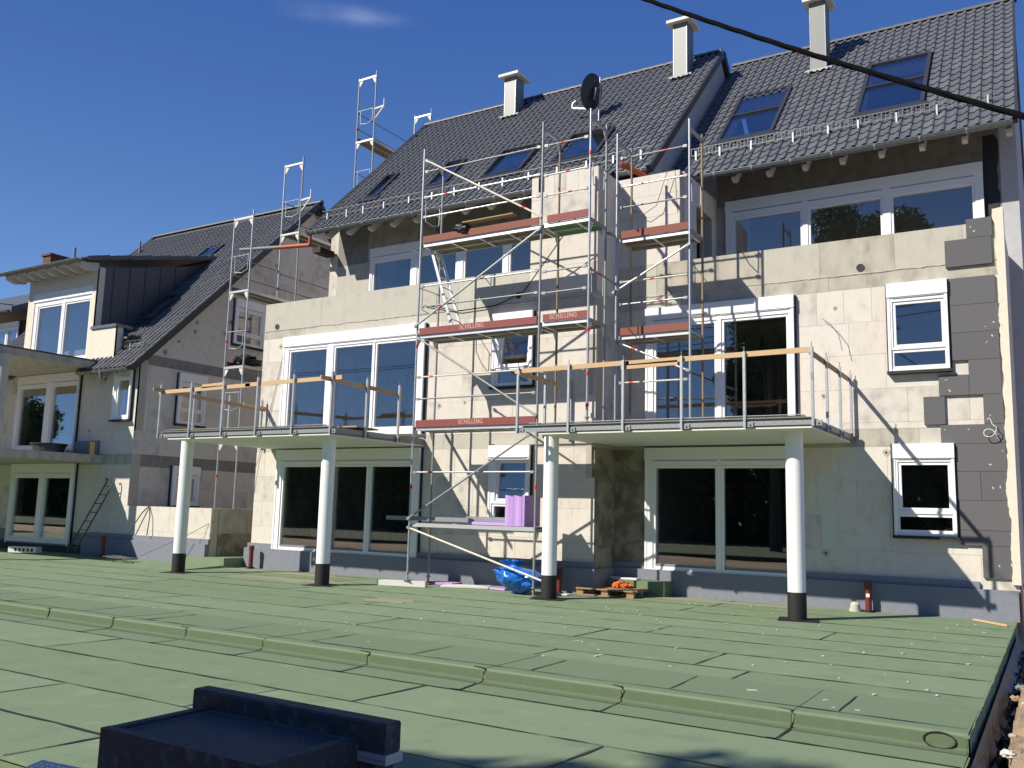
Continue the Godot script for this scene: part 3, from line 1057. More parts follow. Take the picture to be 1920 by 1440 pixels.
# a drilled hole with a cable end, its mortar smeared round it; d is in the wall's own coordinates
func wall_hole(house: Node, t: Transform3D, x: float, y: float, r: float) -> void:
	var f := noise(int(x * 31.0 + y * 17.0), 1.0, 3)
	var ring := PackedVector2Array()
	for k in 16:
		var a := TAU * k / 16.0
		ring.append(Vector2(x + cos(a) * r * (2.0 + 1.4 * f.get_noise_1d(k * 6.0)), y + sin(a) * r * (2.0 + 1.4 * f.get_noise_1d(k * 6.0 + 50.0))))
	var m := put(house, "mortar_smear", MB.new().prism(ring, t, 0.002, 0.006), "mortar")
	put(m, "drill_hole", MB.new().tube(t * V(x, y, 0.0), t * V(x, y, 0.009), r * 0.7, 10), "rubber")


const CREAM := ["block_pale", "block_warm", "block_buff", "block_pale", "block_grey"]
const CAST := ["concrete", "concrete_pale", "concrete", "concrete_warm"]
const DULL := ["concrete_dull", "concrete_dull", "concrete_warm"]


func right_house() -> void:
	var h := thing("terraced_house", "nearest house with flush roof panes, wide attic window and grey foam boards at its corner", "house", V(-5.4, 0, -4), "houses under construction in a row")
	var z := -0.05
	var door0 := [-8.36, -5.36, 0.42, 2.95]
	var door1 := [-8.36, -5.36, 3.36, 5.92]
	var win0 := [-3.57, -2.64, 1.40, 2.96]
	var win1 := [-3.57, -2.64, 4.36, 5.93]
	block_wall(h, "front_wall", front(z), rect(-9.13, -1.70, 0.0, 2.95), [door0, win0], [[0.0, 0.43, 1.0, ["concrete_dull"], "block"], [0.43, 1.06, 1.0, CREAM, "block"], [1.06, 1.69, 1.0, CREAM, "block"], [1.69, 2.32, 1.0, CREAM, "block"], [2.32, 2.95, 1.0, CREAM, "block"]], "mortar")
	block_wall(h, "ring_beam", front(z - 0.004), rect(-9.13, -1.70, 2.95, 3.28), [], [[2.95, 3.28, 2.4, CAST, "cast_panel"]], "concrete")
	block_wall(h, "upper_front_wall", front(z), rect(-9.13, -1.70, 3.28, 5.96), [door1, win1], [[3.28, 3.40, 1.0, CREAM, "block"], [3.40, 4.03, 1.0, CREAM, "block"], [4.03, 4.68, 1.0, CREAM, "block"], [4.68, 5.31, 1.0, CREAM, "block"], [5.31, 5.96, 0.5, CREAM, "block"]], "mortar")
	block_wall(h, "parapet", front(z), rect(-9.13, -1.70, 5.96, 6.95), [[-4.13, -4.01, 6.30, 6.42]], [[5.96, 6.24, 3.0, CAST, "cast_panel"], [6.24, 6.95, 1.15, CAST, "cast_panel", 1]], "concrete")
	pour_seam(h, -9.1, -1.9, 6.24, z, 3)
	put(h, "drain_hole", MB.new().tube(V(-4.07, 6.36, z - 0.05), V(-4.07, 6.36, z + 0.005), 0.072, 16), "rubber")
	put(h, "drain_sleeve", MB.new().tube(V(-4.07, 6.36, z - 0.1), V(-4.07, 6.36, z + 0.012), 0.075, 16, -1.0, false), "steel_old")
	# plinth in two steps
	var pl := MB.new()
	pl.box(V(-9.12, 0.0, z - 0.01), V(-1.72, 0.50, 0.10))
	put(h, "plinth", pl, "plinth")
	putbox(h, "plinth_top", V(-9.12, 0.50, z - 0.01), V(-2.3, 0.62, 0.02), "plinth")
	# openings
	var t := front(z)
	window(h, "terrace_door", t, -8.41, -5.31, 0.39, 2.98, 2.73, [[-8.18, -6.91, 0.57, 2.56], [-6.74, -5.49, 0.57, 2.56]], false)
	window(h, "balcony_door", t, -8.41, -5.31, 3.32, 5.95, 5.69, [[-8.18, -6.91, 3.50, 5.53], [-6.71, -5.46, 3.50, 5.53]], false)
	window(h, "window", t, -3.61, -2.60, 1.36, 2.99, 2.73, [[-3.47, -2.71, 1.85, 2.61], [-3.52, -2.67, 1.46, 1.69]])
	window(h, "window", t, -3.61, -2.60, 4.32, 5.96, 5.70, [[-3.47, -2.71, 4.81, 5.56], [-3.52, -2.67, 4.41, 4.66]])
	# grey foam boards at the corner, with dabs of white adhesive, beside the cream corner render
	var rr := RandomNumberGenerator.new()
	rr.seed = 11
	for p in [[-2.25, -1.84, 6.67, 7.02], [-2.61, -1.86, 6.17, 6.665], [-2.575, -1.84, 5.46, 5.955], [-2.575, -1.80, 4.96, 5.455], [-2.575, -1.82, 4.46, 4.955], [-2.80, -2.32, 3.84, 4.20], [-2.315, -1.82, 3.84, 4.455], [-3.06, -2.715, 3.33, 3.83], [-2.11, -1.81, 3.32, 3.835], [-2.80, -1.80, 2.985, 3.315], [-2.57, -1.80, 2.50, 2.98], [-2.57, -2.21, 2.00, 2.495], [-2.205, -1.79, 2.00, 2.495], [-2.55, -1.78, 1.49, 1.995], [-2.55, -1.79, 1.23, 1.485], [-2.235, -1.77, 0.69, 1.225]]:
		var b := put(h, "insulation_panel", boxm(V(p[1] - p[0] - 0.001, p[3] - p[2] - 0.001, 0.055)), "insulation" if rr.randf() < 0.7 else "insulation_dark", V((p[0] + p[1]) * 0.5, (p[2] + p[3]) * 0.5, z + 0.027 + rr.randf() * 0.001))
		var d := MB.new()
		for k in rr.randi_range(0, 2):
			var c := V(rr.randf_range(p[0] + 0.05, p[1] - 0.03), rr.randf_range(p[2] + 0.05, p[3] - 0.05), z + 0.057)
			d.obox(Transform3D(Basis(Vector3.BACK, rr.randf() * TAU), c), V(rr.randf_range(0.008, 0.022), rr.randf_range(0.015, 0.055), 0.006))
		if d.v.size() > 0: put(b, "adhesive_dab", d, "mortar_white")
	var cr := PackedVector2Array()
	var f := noise(21, 0.9, 4)
	var y := 0.60
	while y < 7.16:
		cr.append(Vector2(-1.80 + 0.06 * f.get_noise_1d(y * 1.3) + 0.016 * f.get_noise_1d(y * 9.0), y))
		y += 0.06
	cr.append(Vector2(-1.655, 7.16))
	cr.append(Vector2(-1.675, 0.60))
	put(h, "corner_render", MB.new().prism(cr, front(0), -0.32, 0.034), "render_cream")
	var curl := []
	for k in 22:
		var a := k * 0.42
		curl.append(V(-2.02 + 0.10 * cos(a) * (1.0 if k < 16 else 0.4), 3.06 + 0.11 * sin(a) + (0.012 * k), 0.075 + 0.004 * k))
	var sm := PackedVector2Array([Vector2(-4.93, 2.46), Vector2(-4.62, 2.47), Vector2(-4.60, 1.9), Vector2(-4.57, 1.3), Vector2(-4.58, 1.06), Vector2(-4.88, 1.06), Vector2(-4.90, 1.6), Vector2(-4.94, 2.1)])
	put(h, "plaster_smear", MB.new().prism(sm, front(z), 0.002, 0.007), "render_pale")
	putbox(h, "concrete_pier", V(-9.125, 0.622, z - 0.02), V(-8.43, 2.945, z + 0.006), "concrete_stained")
	put(h, "wall_cable", MB.new().path(curl, 0.008, 5), "white_board")
	for q in [[-3.72, 2.84, 0.03], [-4.83, 0.98, 0.03], [-4.8, 3.93, 0.025], [-4.55, 5.62, 0.02]]: wall_hole(h, front(z), q[0], q[1], q[2])
	# terrace walls above the parapet
	block_wall(h, "stair_wall", front(z), rect(-9.13, -7.68, 6.95, 8.98), [], [[6.95, 7.58, 0.9, CREAM, "block"], [7.58, 8.02, 0.6, CREAM, "block"], [8.02, 8.50, 0.75, CREAM, "block"], [8.50, 8.98, 0.42, CREAM, "block"]], "mortar")
	block_wall(h, "stair_side_wall", side(-7.68), rect(0.352, 2.55, 6.25, 9.05), [[1.1, 2.15, 6.3, 8.50]], [[6.25, 6.95, 1.0, CREAM, "block"], [6.95, 7.58, 0.62, CREAM, "block"], [7.58, 8.02, 0.62, CREAM, "block"], [8.02, 8.50, 0.62, CREAM, "block"], [8.50, 9.05, 0.62, CREAM, "block"]], "mortar")
	var attic := [-7.36, -2.10, 6.45, 8.88]
	block_wall(h, "attic_wall", front(-2.55), rect(-7.68, -1.46, 6.2, 10.15), [attic], [[6.2, 7.2, 1.6, DULL, "cast_panel"], [7.2, 8.9, 1.6, DULL, "cast_panel"], [8.9, 10.1, 2.2, ["concrete_dull"], "cast_panel"]], "concrete_dull")
	window(h, "attic_window", front(-2.55), -7.45, -2.06, 6.45, 8.96, 8.70, [[-7.23, -5.73, 6.62, 8.50], [-5.51, -4.04, 6.62, 8.50], [-3.78, -2.27, 6.62, 8.50]], false)
	# damp tar coat beside the attic window
	var tar := PackedVector2Array()
	for k in 15: tar.append(Vector2(-1.78 + 0.07 * f.get_noise_1d(k * 9.0), 7.3 + k * 0.16))
	for k in 15: tar.append(Vector2(-2.04 + 0.03 * f.get_noise_1d(k * 7.0 + 90.0), 9.54 - k * 0.16))
	put(h, "tar_coat", MB.new().prism(tar, front(-2.55), 0.004, 0.012), "bitumen_coat")
	# roof slab of the terrace, floors, rooms
	rooms(h, -9.1, -1.75, z - 0.3, -9.0)
	putbox(h, "terrace_slab", V(-9.1, 5.98, -2.55), V(-1.75, 6.22, z - 0.30), "concrete_dull")
	putbox(h, "room_wall", V(-7.6, 6.2, -5.2), V(-1.75, 9.6, -5.0), "room")
	putbox(h, "attic_ceiling", V(-7.65, 9.62, -5.2), V(-1.76, 9.70, -2.86), "room")
	# end wall
	put(h, "end_wall", MB.new().prism(PackedVector2Array([Vector2(2.55, -1.2), Vector2(12.0, -1.2), Vector2(12.0, 9.1), Vector2(6.72, 14.40), Vector2(2.55, 10.22)]), side(-1.44), -0.30, 0.0), "render_grey")
	put(h, "end_wall", MB.new().prism(PackedVector2Array([Vector2(0.36, -1.2), Vector2(2.548, -1.2), Vector2(2.548, 6.95), Vector2(0.36, 6.95)]), side(-1.68), -0.25, 0.0), "render_cream")
	# roof
	var ye := 9.33
	var ze := -1.44
	var L := 7.48
	var skip := [[-7.68, -6.40, 1.74, 4.56], [-4.50, -3.15, 1.72, 4.78], [-6.04, -5.60, 5.32, 6.2]]
	roof(h, -8.52, -1.39, ye, ze, L, skip)
	roof_window(h, -7.68, -6.40, ye, ze, [1.74, 3.24, 4.56], 0.085, 0.085)
	roof_window(h, -4.50, -3.15, ye, ze, [1.72, 3.26, 4.78], 0.085, 0.085)
	gutter(h, -7.66, -1.45, ye - 0.05, ze + 0.06, 0.085)
	var xs := []
	for k in 8: xs.append(-6.95 + k * 0.775)
	rafters(h, xs, ye, ze, 1.15)
	snow_guard(h, -8.4, -1.72, ye, ze, 1.0, [-8.03, -7.45, -6.71, -5.76, -5.0, -4.37, -3.6, -2.82, -1.88])
	put(h, "verge_board", MB.new().bar(V(-1.39, ye, ze), V(-1.39, ye, ze) + V(0, D, -D) * L, 0.05, 0.16, V(0, D, D)), "roof_metal")
	chimney(h, -6.02, -5.62, -5.17, -5.68, 13.10, 15.06)


# storey floors and a back wall, so that the openings look into closed dark rooms
func rooms(h: Node, x0: float, x1: float, z0: float, z1: float) -> void:
	for y in [0.12, 2.98]:
		putbox(h, "floor_slab", V(x0, y, z1), V(x1, y + 0.24, z0 - 0.005), "room_floor")
	putbox(h, "ceiling_slab", V(x0, 5.98, z1), V(x1, 6.18, z0 - 0.005), "room")
	putbox(h, "room_wall", V(x0, 0.0, z1 - 0.2), V(x1, 6.2, z1), "room")
	for x in [x0, x1]:
		putbox(h, "room_wall", V(x - 0.05, 0.0, z1), V(x + 0.05, 6.2, z0 - 0.005), "room")


func middle_house() -> void:
	var h := thing("terraced_house", "middle house behind the main scaffold with four raised roof windows and satellite dish above", "house", V(-14, 0, -3), "houses under construction in a row")
	var z := 0.95
	var door0 := [-18.03, -13.57, 0.44, 2.95]
	var door1 := [-18.03, -13.57, 3.36, 5.90]
	var win0 := [-11.60, -10.66, 1.40, 2.98]
	var win1 := [-11.60, -10.66, 4.36, 5.92]
	block_wall(h, "front_wall", front(z), rect(-18.94, -9.13, 0.0, 2.95), [door0, win0], [[0.0, 0.43, 1.0, ["concrete_dull"], "block"], [0.43, 1.06, 1.0, CREAM, "block"], [1.06, 1.69, 1.0, CREAM, "block"], [1.69, 2.32, 1.0, CREAM, "block"], [2.32, 2.95, 1.0, CREAM, "block"]], "mortar")
	block_wall(h, "ring_beam", front(z - 0.004), rect(-18.94, -9.13, 2.95, 3.28), [], [[2.95, 3.28, 2.4, CAST, "cast_panel"]], "concrete")
	block_wall(h, "upper_front_wall", front(z), rect(-18.94, -9.13, 3.28, 5.94), [door1, win1], [[3.28, 3.40, 1.0, CREAM, "block"], [3.40, 4.03, 1.0, CREAM, "block"], [4.03, 4.68, 1.0, CREAM, "block"], [4.68, 5.31, 1.0, CREAM, "block"], [5.31, 5.94, 0.8, CREAM, "block"]], "mortar")
	block_wall(h, "parapet", front(z), rect(-18.94, -10.77, 5.94, 6.90), [[-18.54, -18.42, 6.20, 6.32], [-11.11, -10.99, 6.27, 6.39]], [[5.94, 6.16, 3.0, CAST, "cast_panel"], [6.16, 6.90, 2.2, CAST, "cast_panel", 1]], "concrete")
	pour_seam(h, -18.9, -9.2, 6.15, z, 8)
	for q in [[-18.48, 6.26], [-11.05, 6.33]]:
		put(h, "drain_hole", MB.new().tube(V(q[0], q[1], z - 0.05), V(q[0], q[1], z + 0.005), 0.072, 16), "rubber")
		put(h, "drain_sleeve", MB.new().tube(V(q[0], q[1], z - 0.1), V(q[0], q[1], z + 0.012), 0.075, 16, -1.0, false), "steel_old")
	block_wall(h, "stair_wall", front(z), rect(-10.77, -9.13, 5.94, 8.98), [[-10.60, -10.45, 8.62, 8.98]], [[5.94, 6.25, 1.2, CAST, "cast_panel"], [6.25, 6.88, 1.0, CREAM, "block"], [6.88, 7.50, 1.0, CREAM, "block"], [7.50, 7.92, 1.0, CREAM, "block"], [7.92, 8.45, 0.7, CREAM, "block"], [8.45, 8.98, 0.30, CREAM, "block"]], "mortar")
	# the flank that steps back to the neighbouring facade: stained concrete below, blocks above
	block_wall(h, "return_wall", side(-9.13), rect(-z, 0.35, 0.0, 8.98), [], [[0.0, 2.95, 3.0, ["concrete_stained"], "cast_panel"], [2.95, 3.28, 3.0, CAST, "cast_panel"], [3.28, 4.03, 1.0, CREAM, "block"], [4.03, 4.68, 1.0, CREAM, "block"], [4.68, 5.31, 1.0, CREAM, "block"], [5.31, 5.94, 1.0, CREAM, "block"], [5.94, 6.25, 3.0, CAST, "cast_panel"], [6.25, 6.88, 1.0, CREAM, "block"], [6.88, 7.50, 1.0, CREAM, "block"], [7.50, 7.92, 1.0, CREAM, "block"], [7.92, 8.45, 0.7, CREAM, "block"], [8.45, 8.98, 0.7, CREAM, "block"]], "mortar", 0.2)
	put(h, "stair_side_wall", MB.new().prism(rect(-z + 0.31, 1.5, 6.0, 9.0), side(-10.47), -0.30, 0.0), "block_grey")
	var pl := MB.new()
	pl.box(V(-19.02, 0.0, 0.94), V(-9.05, 0.50, 1.10))
	pl.box(V(-9.125, 0.0, 0.105), V(-9.05, 0.50, 0.94))
	put(h, "plinth", pl, "plinth")
	putbox(h, "plinth_top", V(-18.99, 0.50, 0.94), V(-9.09, 0.62, 1.02), "plinth")
	var t := front(z)
	window(h, "terrace_door", t, -18.09, -13.53, 0.41, 2.99, 2.72, [[-17.84, -16.58, 0.57, 2.56], [-16.25, -15.11, 0.57, 2.56], [-14.96, -13.78, 0.57, 2.56]], false)
	window(h, "balcony_door", t, -18.09, -13.53, 3.32, 5.92, 5.66, [[-17.84, -16.60, 3.50, 5.52], [-16.30, -15.11, 3.50, 5.52], [-14.96, -13.78, 3.50, 5.52]], false)
	window(h, "window", t, -11.64, -10.62, 1.36, 3.01, 2.75, [[-11.42, -10.76, 1.86, 2.63], [-11.50, -10.72, 1.46, 1.70]], true, 0.09)
	window(h, "window", t, -11.64, -10.62, 4.30, 5.94, 5.70, [[-11.42, -10.76, 4.79, 5.56], [-11.50, -10.72, 4.38, 4.66]], true, 0.10)
	for q in [[-18.3, 5.72, 0.03], [-18.5, 3.2, 0.025], [-13.1, 3.95, 0.03], [-12.4, 4.0, 0.02]]: wall_hole(h, front(z), q[0], q[1], q[2])
	var attic := [-17.41, -11.30, 6.45, 8.84]
	block_wall(h, "attic_wall", front(-1.55), rect(-18.80, -10.77, 6.2, 10.15), [attic], [[6.2, 7.6, 1.0, CREAM, "block"], [7.6, 8.55, 1.6, CAST, "cast_panel"], [8.55, 10.1, 2.4, DULL, "cast_panel"]], "concrete_dull")
	window(h, "attic_window", front(-1.55), -17.47, -11.24, 6.45, 8.89, 8.64, [[-17.33, -16.03, 6.62, 8.46], [-15.74, -14.51, 6.62, 8.46], [-14.20, -13.03, 6.62, 8.46], [-12.79, -11.5, 6.62, 8.46]], false)
	rooms(h, -18.9, -9.4, z - 0.3, -8.0)
	putbox(h, "terrace_slab", V(-18.9, 5.98, -1.55), V(-9.4, 6.22, z - 0.30), "concrete_dull")
	putbox(h, "room_wall", V(-18.8, 6.2, -4.4), V(-9.4, 9.6, -4.2), "room")
	putbox(h, "attic_ceiling", V(-18.75, 9.62, -4.4), V(-9.4, 9.70, -1.86), "room")
	# flank towards the far house, and the gable that stands above the lower roof
	put(h, "end_wall", MB.new().prism(PackedVector2Array([Vector2(1.55, -1.0), Vector2(11.0, -1.0), Vector2(11.0, 9.1), Vector2(5.73, 14.38), Vector2(1.55, 10.2)]), side(-18.80), -0.30, 0.0), "block_grey")
	putbox(h, "end_wall", V(-18.90, -1.0, -1.55), V(-18.6, 6.85, z - 0.32), "concrete_dull")
	put(h, "gable_wall", MB.new().prism(PackedVector2Array([Vector2(0.45, 8.99), Vector2(11.0, 8.99), Vector2(11.0, 9.05), Vector2(5.73, 14.42), Vector2(0.45, 9.14)]), side(-8.60), -0.25, 0.0), "render_grey")
	var ye := 9.33
	var ze := -0.44
	var L := 7.48
	var sk := [[-17.84, -17.40, 1.60, 2.95], [-15.56, -14.95, 1.50, 2.90], [-13.66, -12.52, 1.35, 2.85], [-11.54, -10.34, 1.42, 2.90]]
	var skip: Array = sk.duplicate()
	skip.append([-15.22, -14.75, 6.2, 7.0]); skip.append([-9.59, -9.15, 6.0, 6.9])
	roof(h, -18.95, -8.54, ye, ze, L, skip)
	for s in sk: roof_window(h, s[0], s[1], ye, ze, [s[2], s[3]], 0.10, 0.145, 0.07)
	gutter(h, -18.86, -10.6, ye - 0.05, ze + 0.06, 0.085)
	gutter(h, -9.3, -8.56, ye - 0.05, ze + 0.06, 0.085, 0.3)
	var xs := []
	for k in 11: xs.append(-18.3 + k * 0.775)
	rafters(h, xs, ye, ze, 1.15)
	snow_guard(h, -18.8, -8.7, ye, ze, 0.62, [-18.59, -17.86, -17.25, -16.51, -15.64, -14.87, -14.15, -13.37, -12.66, -11.9, -11.1, -10.3, -9.6, -8.9], false)
	verge(h, -8.55, ye, ze, L)
	verge(h, -18.96, ye, ze, L)
	chimney(h, -15.18, -14.77, -4.72, -5.20, 13.66, 14.98)
	chimney(h, -9.57, -9.17, -4.57, -5.08, 13.52, 15.14)
	chimney(h, -9.42, -9.02, -6.9, -7.3, 13.6, 14.75)


func far_house() -> void:
	var h := thing("terraced_house", "far house with dark clad dormer and steep gable wall behind the sheltered gap", "house", V(-27, 0, -3), "houses under construction in a row")
	var z := 1.57
	var d0 := [-28.90, -25.76, 0.31, 2.60]
	var d1 := [-29.05, -25.95, 3.09, 5.36]
	var w1 := [-24.14, -23.46, 3.94, 5.34]
	block_wall(h, "front_wall", front(z), rect(-34.0, -23.25, 0.0, 5.62), [d0, d1, w1], [[0.0, 0.66, 1.0, ["concrete_dull"], "block"], [0.66, 1.31, 1.0, CREAM, "block"], [1.31, 1.96, 1.0, CREAM, "block"], [1.96, 2.62, 1.0, CREAM, "block"], [2.62, 2.92, 2.4, ["concrete_warm", "concrete_dull"], "cast_panel"], [2.92, 3.58, 1.0, CREAM, "block"], [3.58, 4.24, 1.0, CREAM, "block"], [4.24, 4.90, 1.0, CREAM, "block"], [4.90, 5.62, 1.0, CREAM, "block"]], "mortar")
	var g0 := [-0.18, 0.70, 1.55, 2.62]
	var g1 := [-0.20, 0.72, 3.95, 5.36]
	var g2 := [1.72, 2.87, 6.68, 8.05]
	var gable := PackedVector2Array([Vector2(-1.56, 0.0), Vector2(11.5, 0.0), Vector2(11.5, 5.4), Vector2(4.97, 11.93), Vector2(-1.56, 5.40)])
	block_wall(h, "gable_wall", side(-23.25), gable, [g0, g1, g2], [[0.0, 0.66, 1.0, CREAM, "block"], [0.66, 1.31, 1.0, CREAM, "block"], [1.31, 1.96, 1.0, CREAM, "block"], [1.96, 2.58, 1.0, CREAM, "block"], [2.58, 2.92, 2.4, ["concrete_dull"], "cast_panel"], [2.92, 3.58, 1.0, CREAM, "block"], [3.58, 4.24, 1.0, CREAM, "block"], [4.24, 4.90, 1.0, CREAM, "block"], [4.90, 5.50, 1.0, CREAM, "block"], [5.50, 5.80, 2.4, ["concrete_dull"], "cast_panel"], [5.80, 6.45, 1.0, CREAM, "block"], [6.45, 7.10, 1.0, CREAM, "block"], [7.10, 7.75, 1.0, CREAM, "block"], [7.75, 8.40, 1.0, CREAM, "block"], [8.40, 9.05, 1.0, CREAM, "block"], [9.05, 9.70, 1.0, CREAM, "block"], [9.70, 10.35, 1.0, CREAM, "block"], [10.35, 11.0, 1.0, CREAM, "block"], [11.0, 12.0, 1.0, CREAM, "block"]], "mortar")
	var t := front(z)
	window(h, "terrace_door", t, -28.96, -25.70, 0.26, 2.65, 2.38, [[-28.74, -27.50, 0.45, 2.22], [-27.15, -25.92, 0.45, 2.22]], false)
	window(h, "balcony_door", t, -29.10, -25.90, 3.05, 5.40, 5.14, [[-28.9, -27.58, 3.22, 5.0], [-27.16, -26.0, 3.22, 5.0]], false)
	window(h, "window", t, -24.20, -23.41, 3.89, 5.38, 5.14, [[-24.0, -23.53, 4.02, 5.02]])
	var s := side(-23.25)
	window(h, "window", s, -0.24, 0.76, 3.90, 5.42, 5.16, [[-0.10, 0.62, 4.38, 5.02], [-0.14, 0.66, 3.99, 4.26]])
	window(h, "window", s, -0.22, 0.74, 1.50, 2.66, 2.42, [[-0.06, 0.58, 1.62, 2.30]])
	window(h, "window", s, 1.67, 2.92, 6.63, 8.10, 7.84, [[1.83, 2.76, 7.06, 7.70], [1.80, 2.79, 6.72, 6.94]])
	for q in [[-25.1, 5.28, 0.05], [-24.75, 5.12, 0.05], [-25.3, 3.62, 0.03]]: wall_hole(h, front(z), q[0], q[1], q[2])
	for q in [[1.4, 6.9, 0.04], [0.3, 7.05, 0.035], [0.25, 6.75, 0.035], [-0.3, 6.35, 0.03], [-0.75, 5.95, 0.05], [1.6, 7.3, 0.05], [3.4, 9.6, 0.04], [5.4, 8.9, 0.04]]: wall_hole(h, side(-23.25), q[0], q[1], q[2])
	rooms(h, -33.5, -23.6, z - 0.3, -6.0)
	putbox(h, "plinth", V(-25.0, 0.05, z - 0.01), V(-19.78, 0.55, z + 0.14), "plinth")
	putbox(h, "plinth_top", V(-24.9, 0.55, z - 0.01), V(-19.76, 0.68, z + 0.06), "plinth")
	putbox(h, "plinth", V(-34, 0.0, z - 0.01), V(-25.0, 0.30, z + 0.10), "bitumen_coat")
	# low terrace wall beside the gable
	block_wall(h, "terrace_wall", front(z + 0.02), rect(-23.24, -19.76, 0.0, 1.47), [], [[0.0, 0.82, 1.0, CREAM, "block"], [0.82, 1.47, 1.0, CREAM, "block"]], "mortar", 0.24)
	block_wall(h, "terrace_wall", side(-19.76), rect(-z + 0.24, 2.0, 0.0, 1.47), [], [[0.0, 0.82, 1.0, ["concrete_stained"], "block"], [0.82, 1.47, 1.0, ["concrete_warm"], "block"]], "mortar", 0.24)
	putbox(h, "terrace_fill", V(-23.24, 0.0, -2.0), V(-20.02, 1.40, z - 0.24), "concrete_dull")
	# slabs in front of the facade and their column
	putbox(h, "balcony_slab", V(-37, 2.66, z + 0.003), V(-24.47, 2.88, 5.3), "concrete_warm")
	putbox(h, "balcony_upstand", V(-25.9, 2.883, z + 0.02), V(-24.75, 3.30, z + 0.07), "plinth")
	putbox(h, "terrace_slab", V(-37, 5.42, z + 0.003), V(-24.97, 5.62, 4.95), "concrete_warm")
	putbox(h, "slab_edge_strip", V(-37, 5.62, z + 0.003), V(-24.95, 5.66, 4.97), "roof_metal")
	put(h, "column", MB.new().tube(V(-24.95, 2.88, 4.45), V(-24.95, 5.42, 4.45), 0.14, 20), "concrete_pale")
	put(h, "column", MB.new().tube(V(-24.95, 0.0, 4.45), V(-24.95, 2.66, 4.45), 0.14, 20), "concrete_pale")
	# roof
	var ye := 5.33
	var ze := 1.97
	var L := 9.83
	var skip := [[-29.1, -25.6, -0.2, 6.35], [-26.75, -25.85, 6.75, 7.6]]
	roof(h, -32.1, -23.04, ye, ze, L, skip)
	roof_window(h, -26.7, -25.9, ye, ze, [6.8, 7.6], 0.09, 0.09, 0.07)
	roof_window(h, -25.3, -24.75, ye, ze, [2.6, 3.9], 0.11, 0.14, 0.07)
	verge(h, -23.05, ye, ze, L)
	verge(h, -32.1, ye, ze, L)
	gutter(h, -25.45, -23.1, ye - 0.05, ze + 0.05)
	put(h, "downpipe_outlet", MB.new().tube(V(-24.35, ye - 0.06, ze + 0.05), V(-24.33, ye - 0.28, ze + 0.03), 0.08, 10, 0.03), "zinc")
	rafters(h, [-23.75, -24.6], ye, ze, 0.5)
	snow_guard(h, -25.4, -23.4, ye, ze, 0.95, [-25.2, -24.0], true)
	# dormer
	var dz := z + 0.02
	block_wall(h, "dormer_wall", front(dz), rect(-29.15, -25.58, 5.66, 8.62), [[-28.78, -25.80, 5.8, 8.05]], [[5.66, 8.62, 5.0, ["render_cream"], "cast_panel"]], "render_cream", 0.25)
	window(h, "dormer_window", front(dz - 0.12), -28.84, -25.74, 5.75, 8.06, 7.80, [[-28.55, -27.35, 5.92, 7.60], [-27.10, -25.90, 5.92, 7.60]], false)
	putbox(h, "dormer_room_wall", V(-29.0, 5.7, -2.6), V(-25.7, 8.6, -2.4), "room")
	putbox(h, "dormer_floor", V(-29.0, 5.5, -2.4), V(-25.7, 5.66, dz - 0.27), "room_floor")
	block_wall(h, "dormer_parapet", front(dz + 0.002), rect(-25.578, -24.45, 5.50, 6.66), [], [[5.50, 6.66, 3.0, ["render_cream"], "cast_panel"]], "render_cream", 0.25)
	putbox(h, "parapet_coping", V(-25.62, 6.66, dz - 0.5), V(-24.40, 6.75, dz + 0.05), "zinc")
	putbox(h, "end_wall", V(-29.15, 5.5, -2.0), V(-28.95, 8.6, dz - 0.26), "render_cream")
	var cheek := PackedVector2Array([Vector2(-dz + 0.01, 6.2), Vector2(-dz + 0.01, 8.56), Vector2(2.58, 9.68), Vector2(2.58, 9.3), Vector2(-0.7, 6.2)])
	var x := -1.6
	while x < 2.6:
		for q in Geometry2D.intersect_polygons(rect(x + 0.006, x + 0.544, 6.0, 10.0), cheek):
			var p := put(h, "cladding_panel", MB.new().prism(q, side(-25.585), -0.02, 0.0), "cladding")
			var top := 0.0
			for c in q: if c.x > x + 0.5: top = maxf(top, c.y)
			if top > 6.3: put(p, "standing_seam", MB.new().bar(V(-25.575, maxf(6.2, 6.9 + x), -x - 0.55), V(-25.575, top, -x - 0.55), 0.03, 0.016), "cladding")
		x += 0.55
	put(h, "dormer_side", MB.new().prism(cheek, side(-25.61), -0.15, 0.0), "roof_metal")
	var sl := (9.92 - 8.72) / 4.7
	var dr := MB.new()
	dr.bar(V(-27.5, 8.68, 2.25), V(-27.5, 9.94, -2.7), 4.16, 0.07, Vector3.UP)
	put(h, "dormer_roof", dr, "tile_dark")
	var k := 0
	while k < 13:
		var zz := 1.9 - k * 0.36
		put(h, "dormer_edge_tile", boxm(V(0.10, 0.13, 0.37)), "tile_dark", V(-25.42, 8.74 + (2.08 - zz) * sl + 0.012 * (k % 2), zz), Basis(Vector3.RIGHT, 0.30))
		k += 1
	gutter(h, -29.62, -25.42, 8.66, 2.33)
	for q in 8:
		var xr := -29.4 + q * 0.545
		var poly := PackedVector2Array([Vector2(-2.22, 8.60), Vector2(-2.22, 8.49), Vector2(-1.95, 8.40), Vector2(-1.60, 8.48), Vector2(-1.60, 8.72)])
		put(h, "rafter", MB.new().prism(poly, side(xr), -0.05, 0.05), "rafter_white")
	putbox(h, "dormer_soffit", V(-29.55, 8.60, dz + 0.004), V(-25.5, 8.64, 2.2), "rafter_white")
	put(h, "vent_pipe", MB.new().tube(V(-31.5, 10.9, -3.9), V(-31.5, 11.75, -3.9), 0.04, 8), "grey_pipe")
	# torn membrane lying in the corner of dormer and roof
	put(h, "torn_membrane", MB.new().blob(V(-24.22, 6.33, 1.12), V(0.20, 0.13, 0.30), noise(4, 0.9, 3), 0.5, 18, 10), "foil")


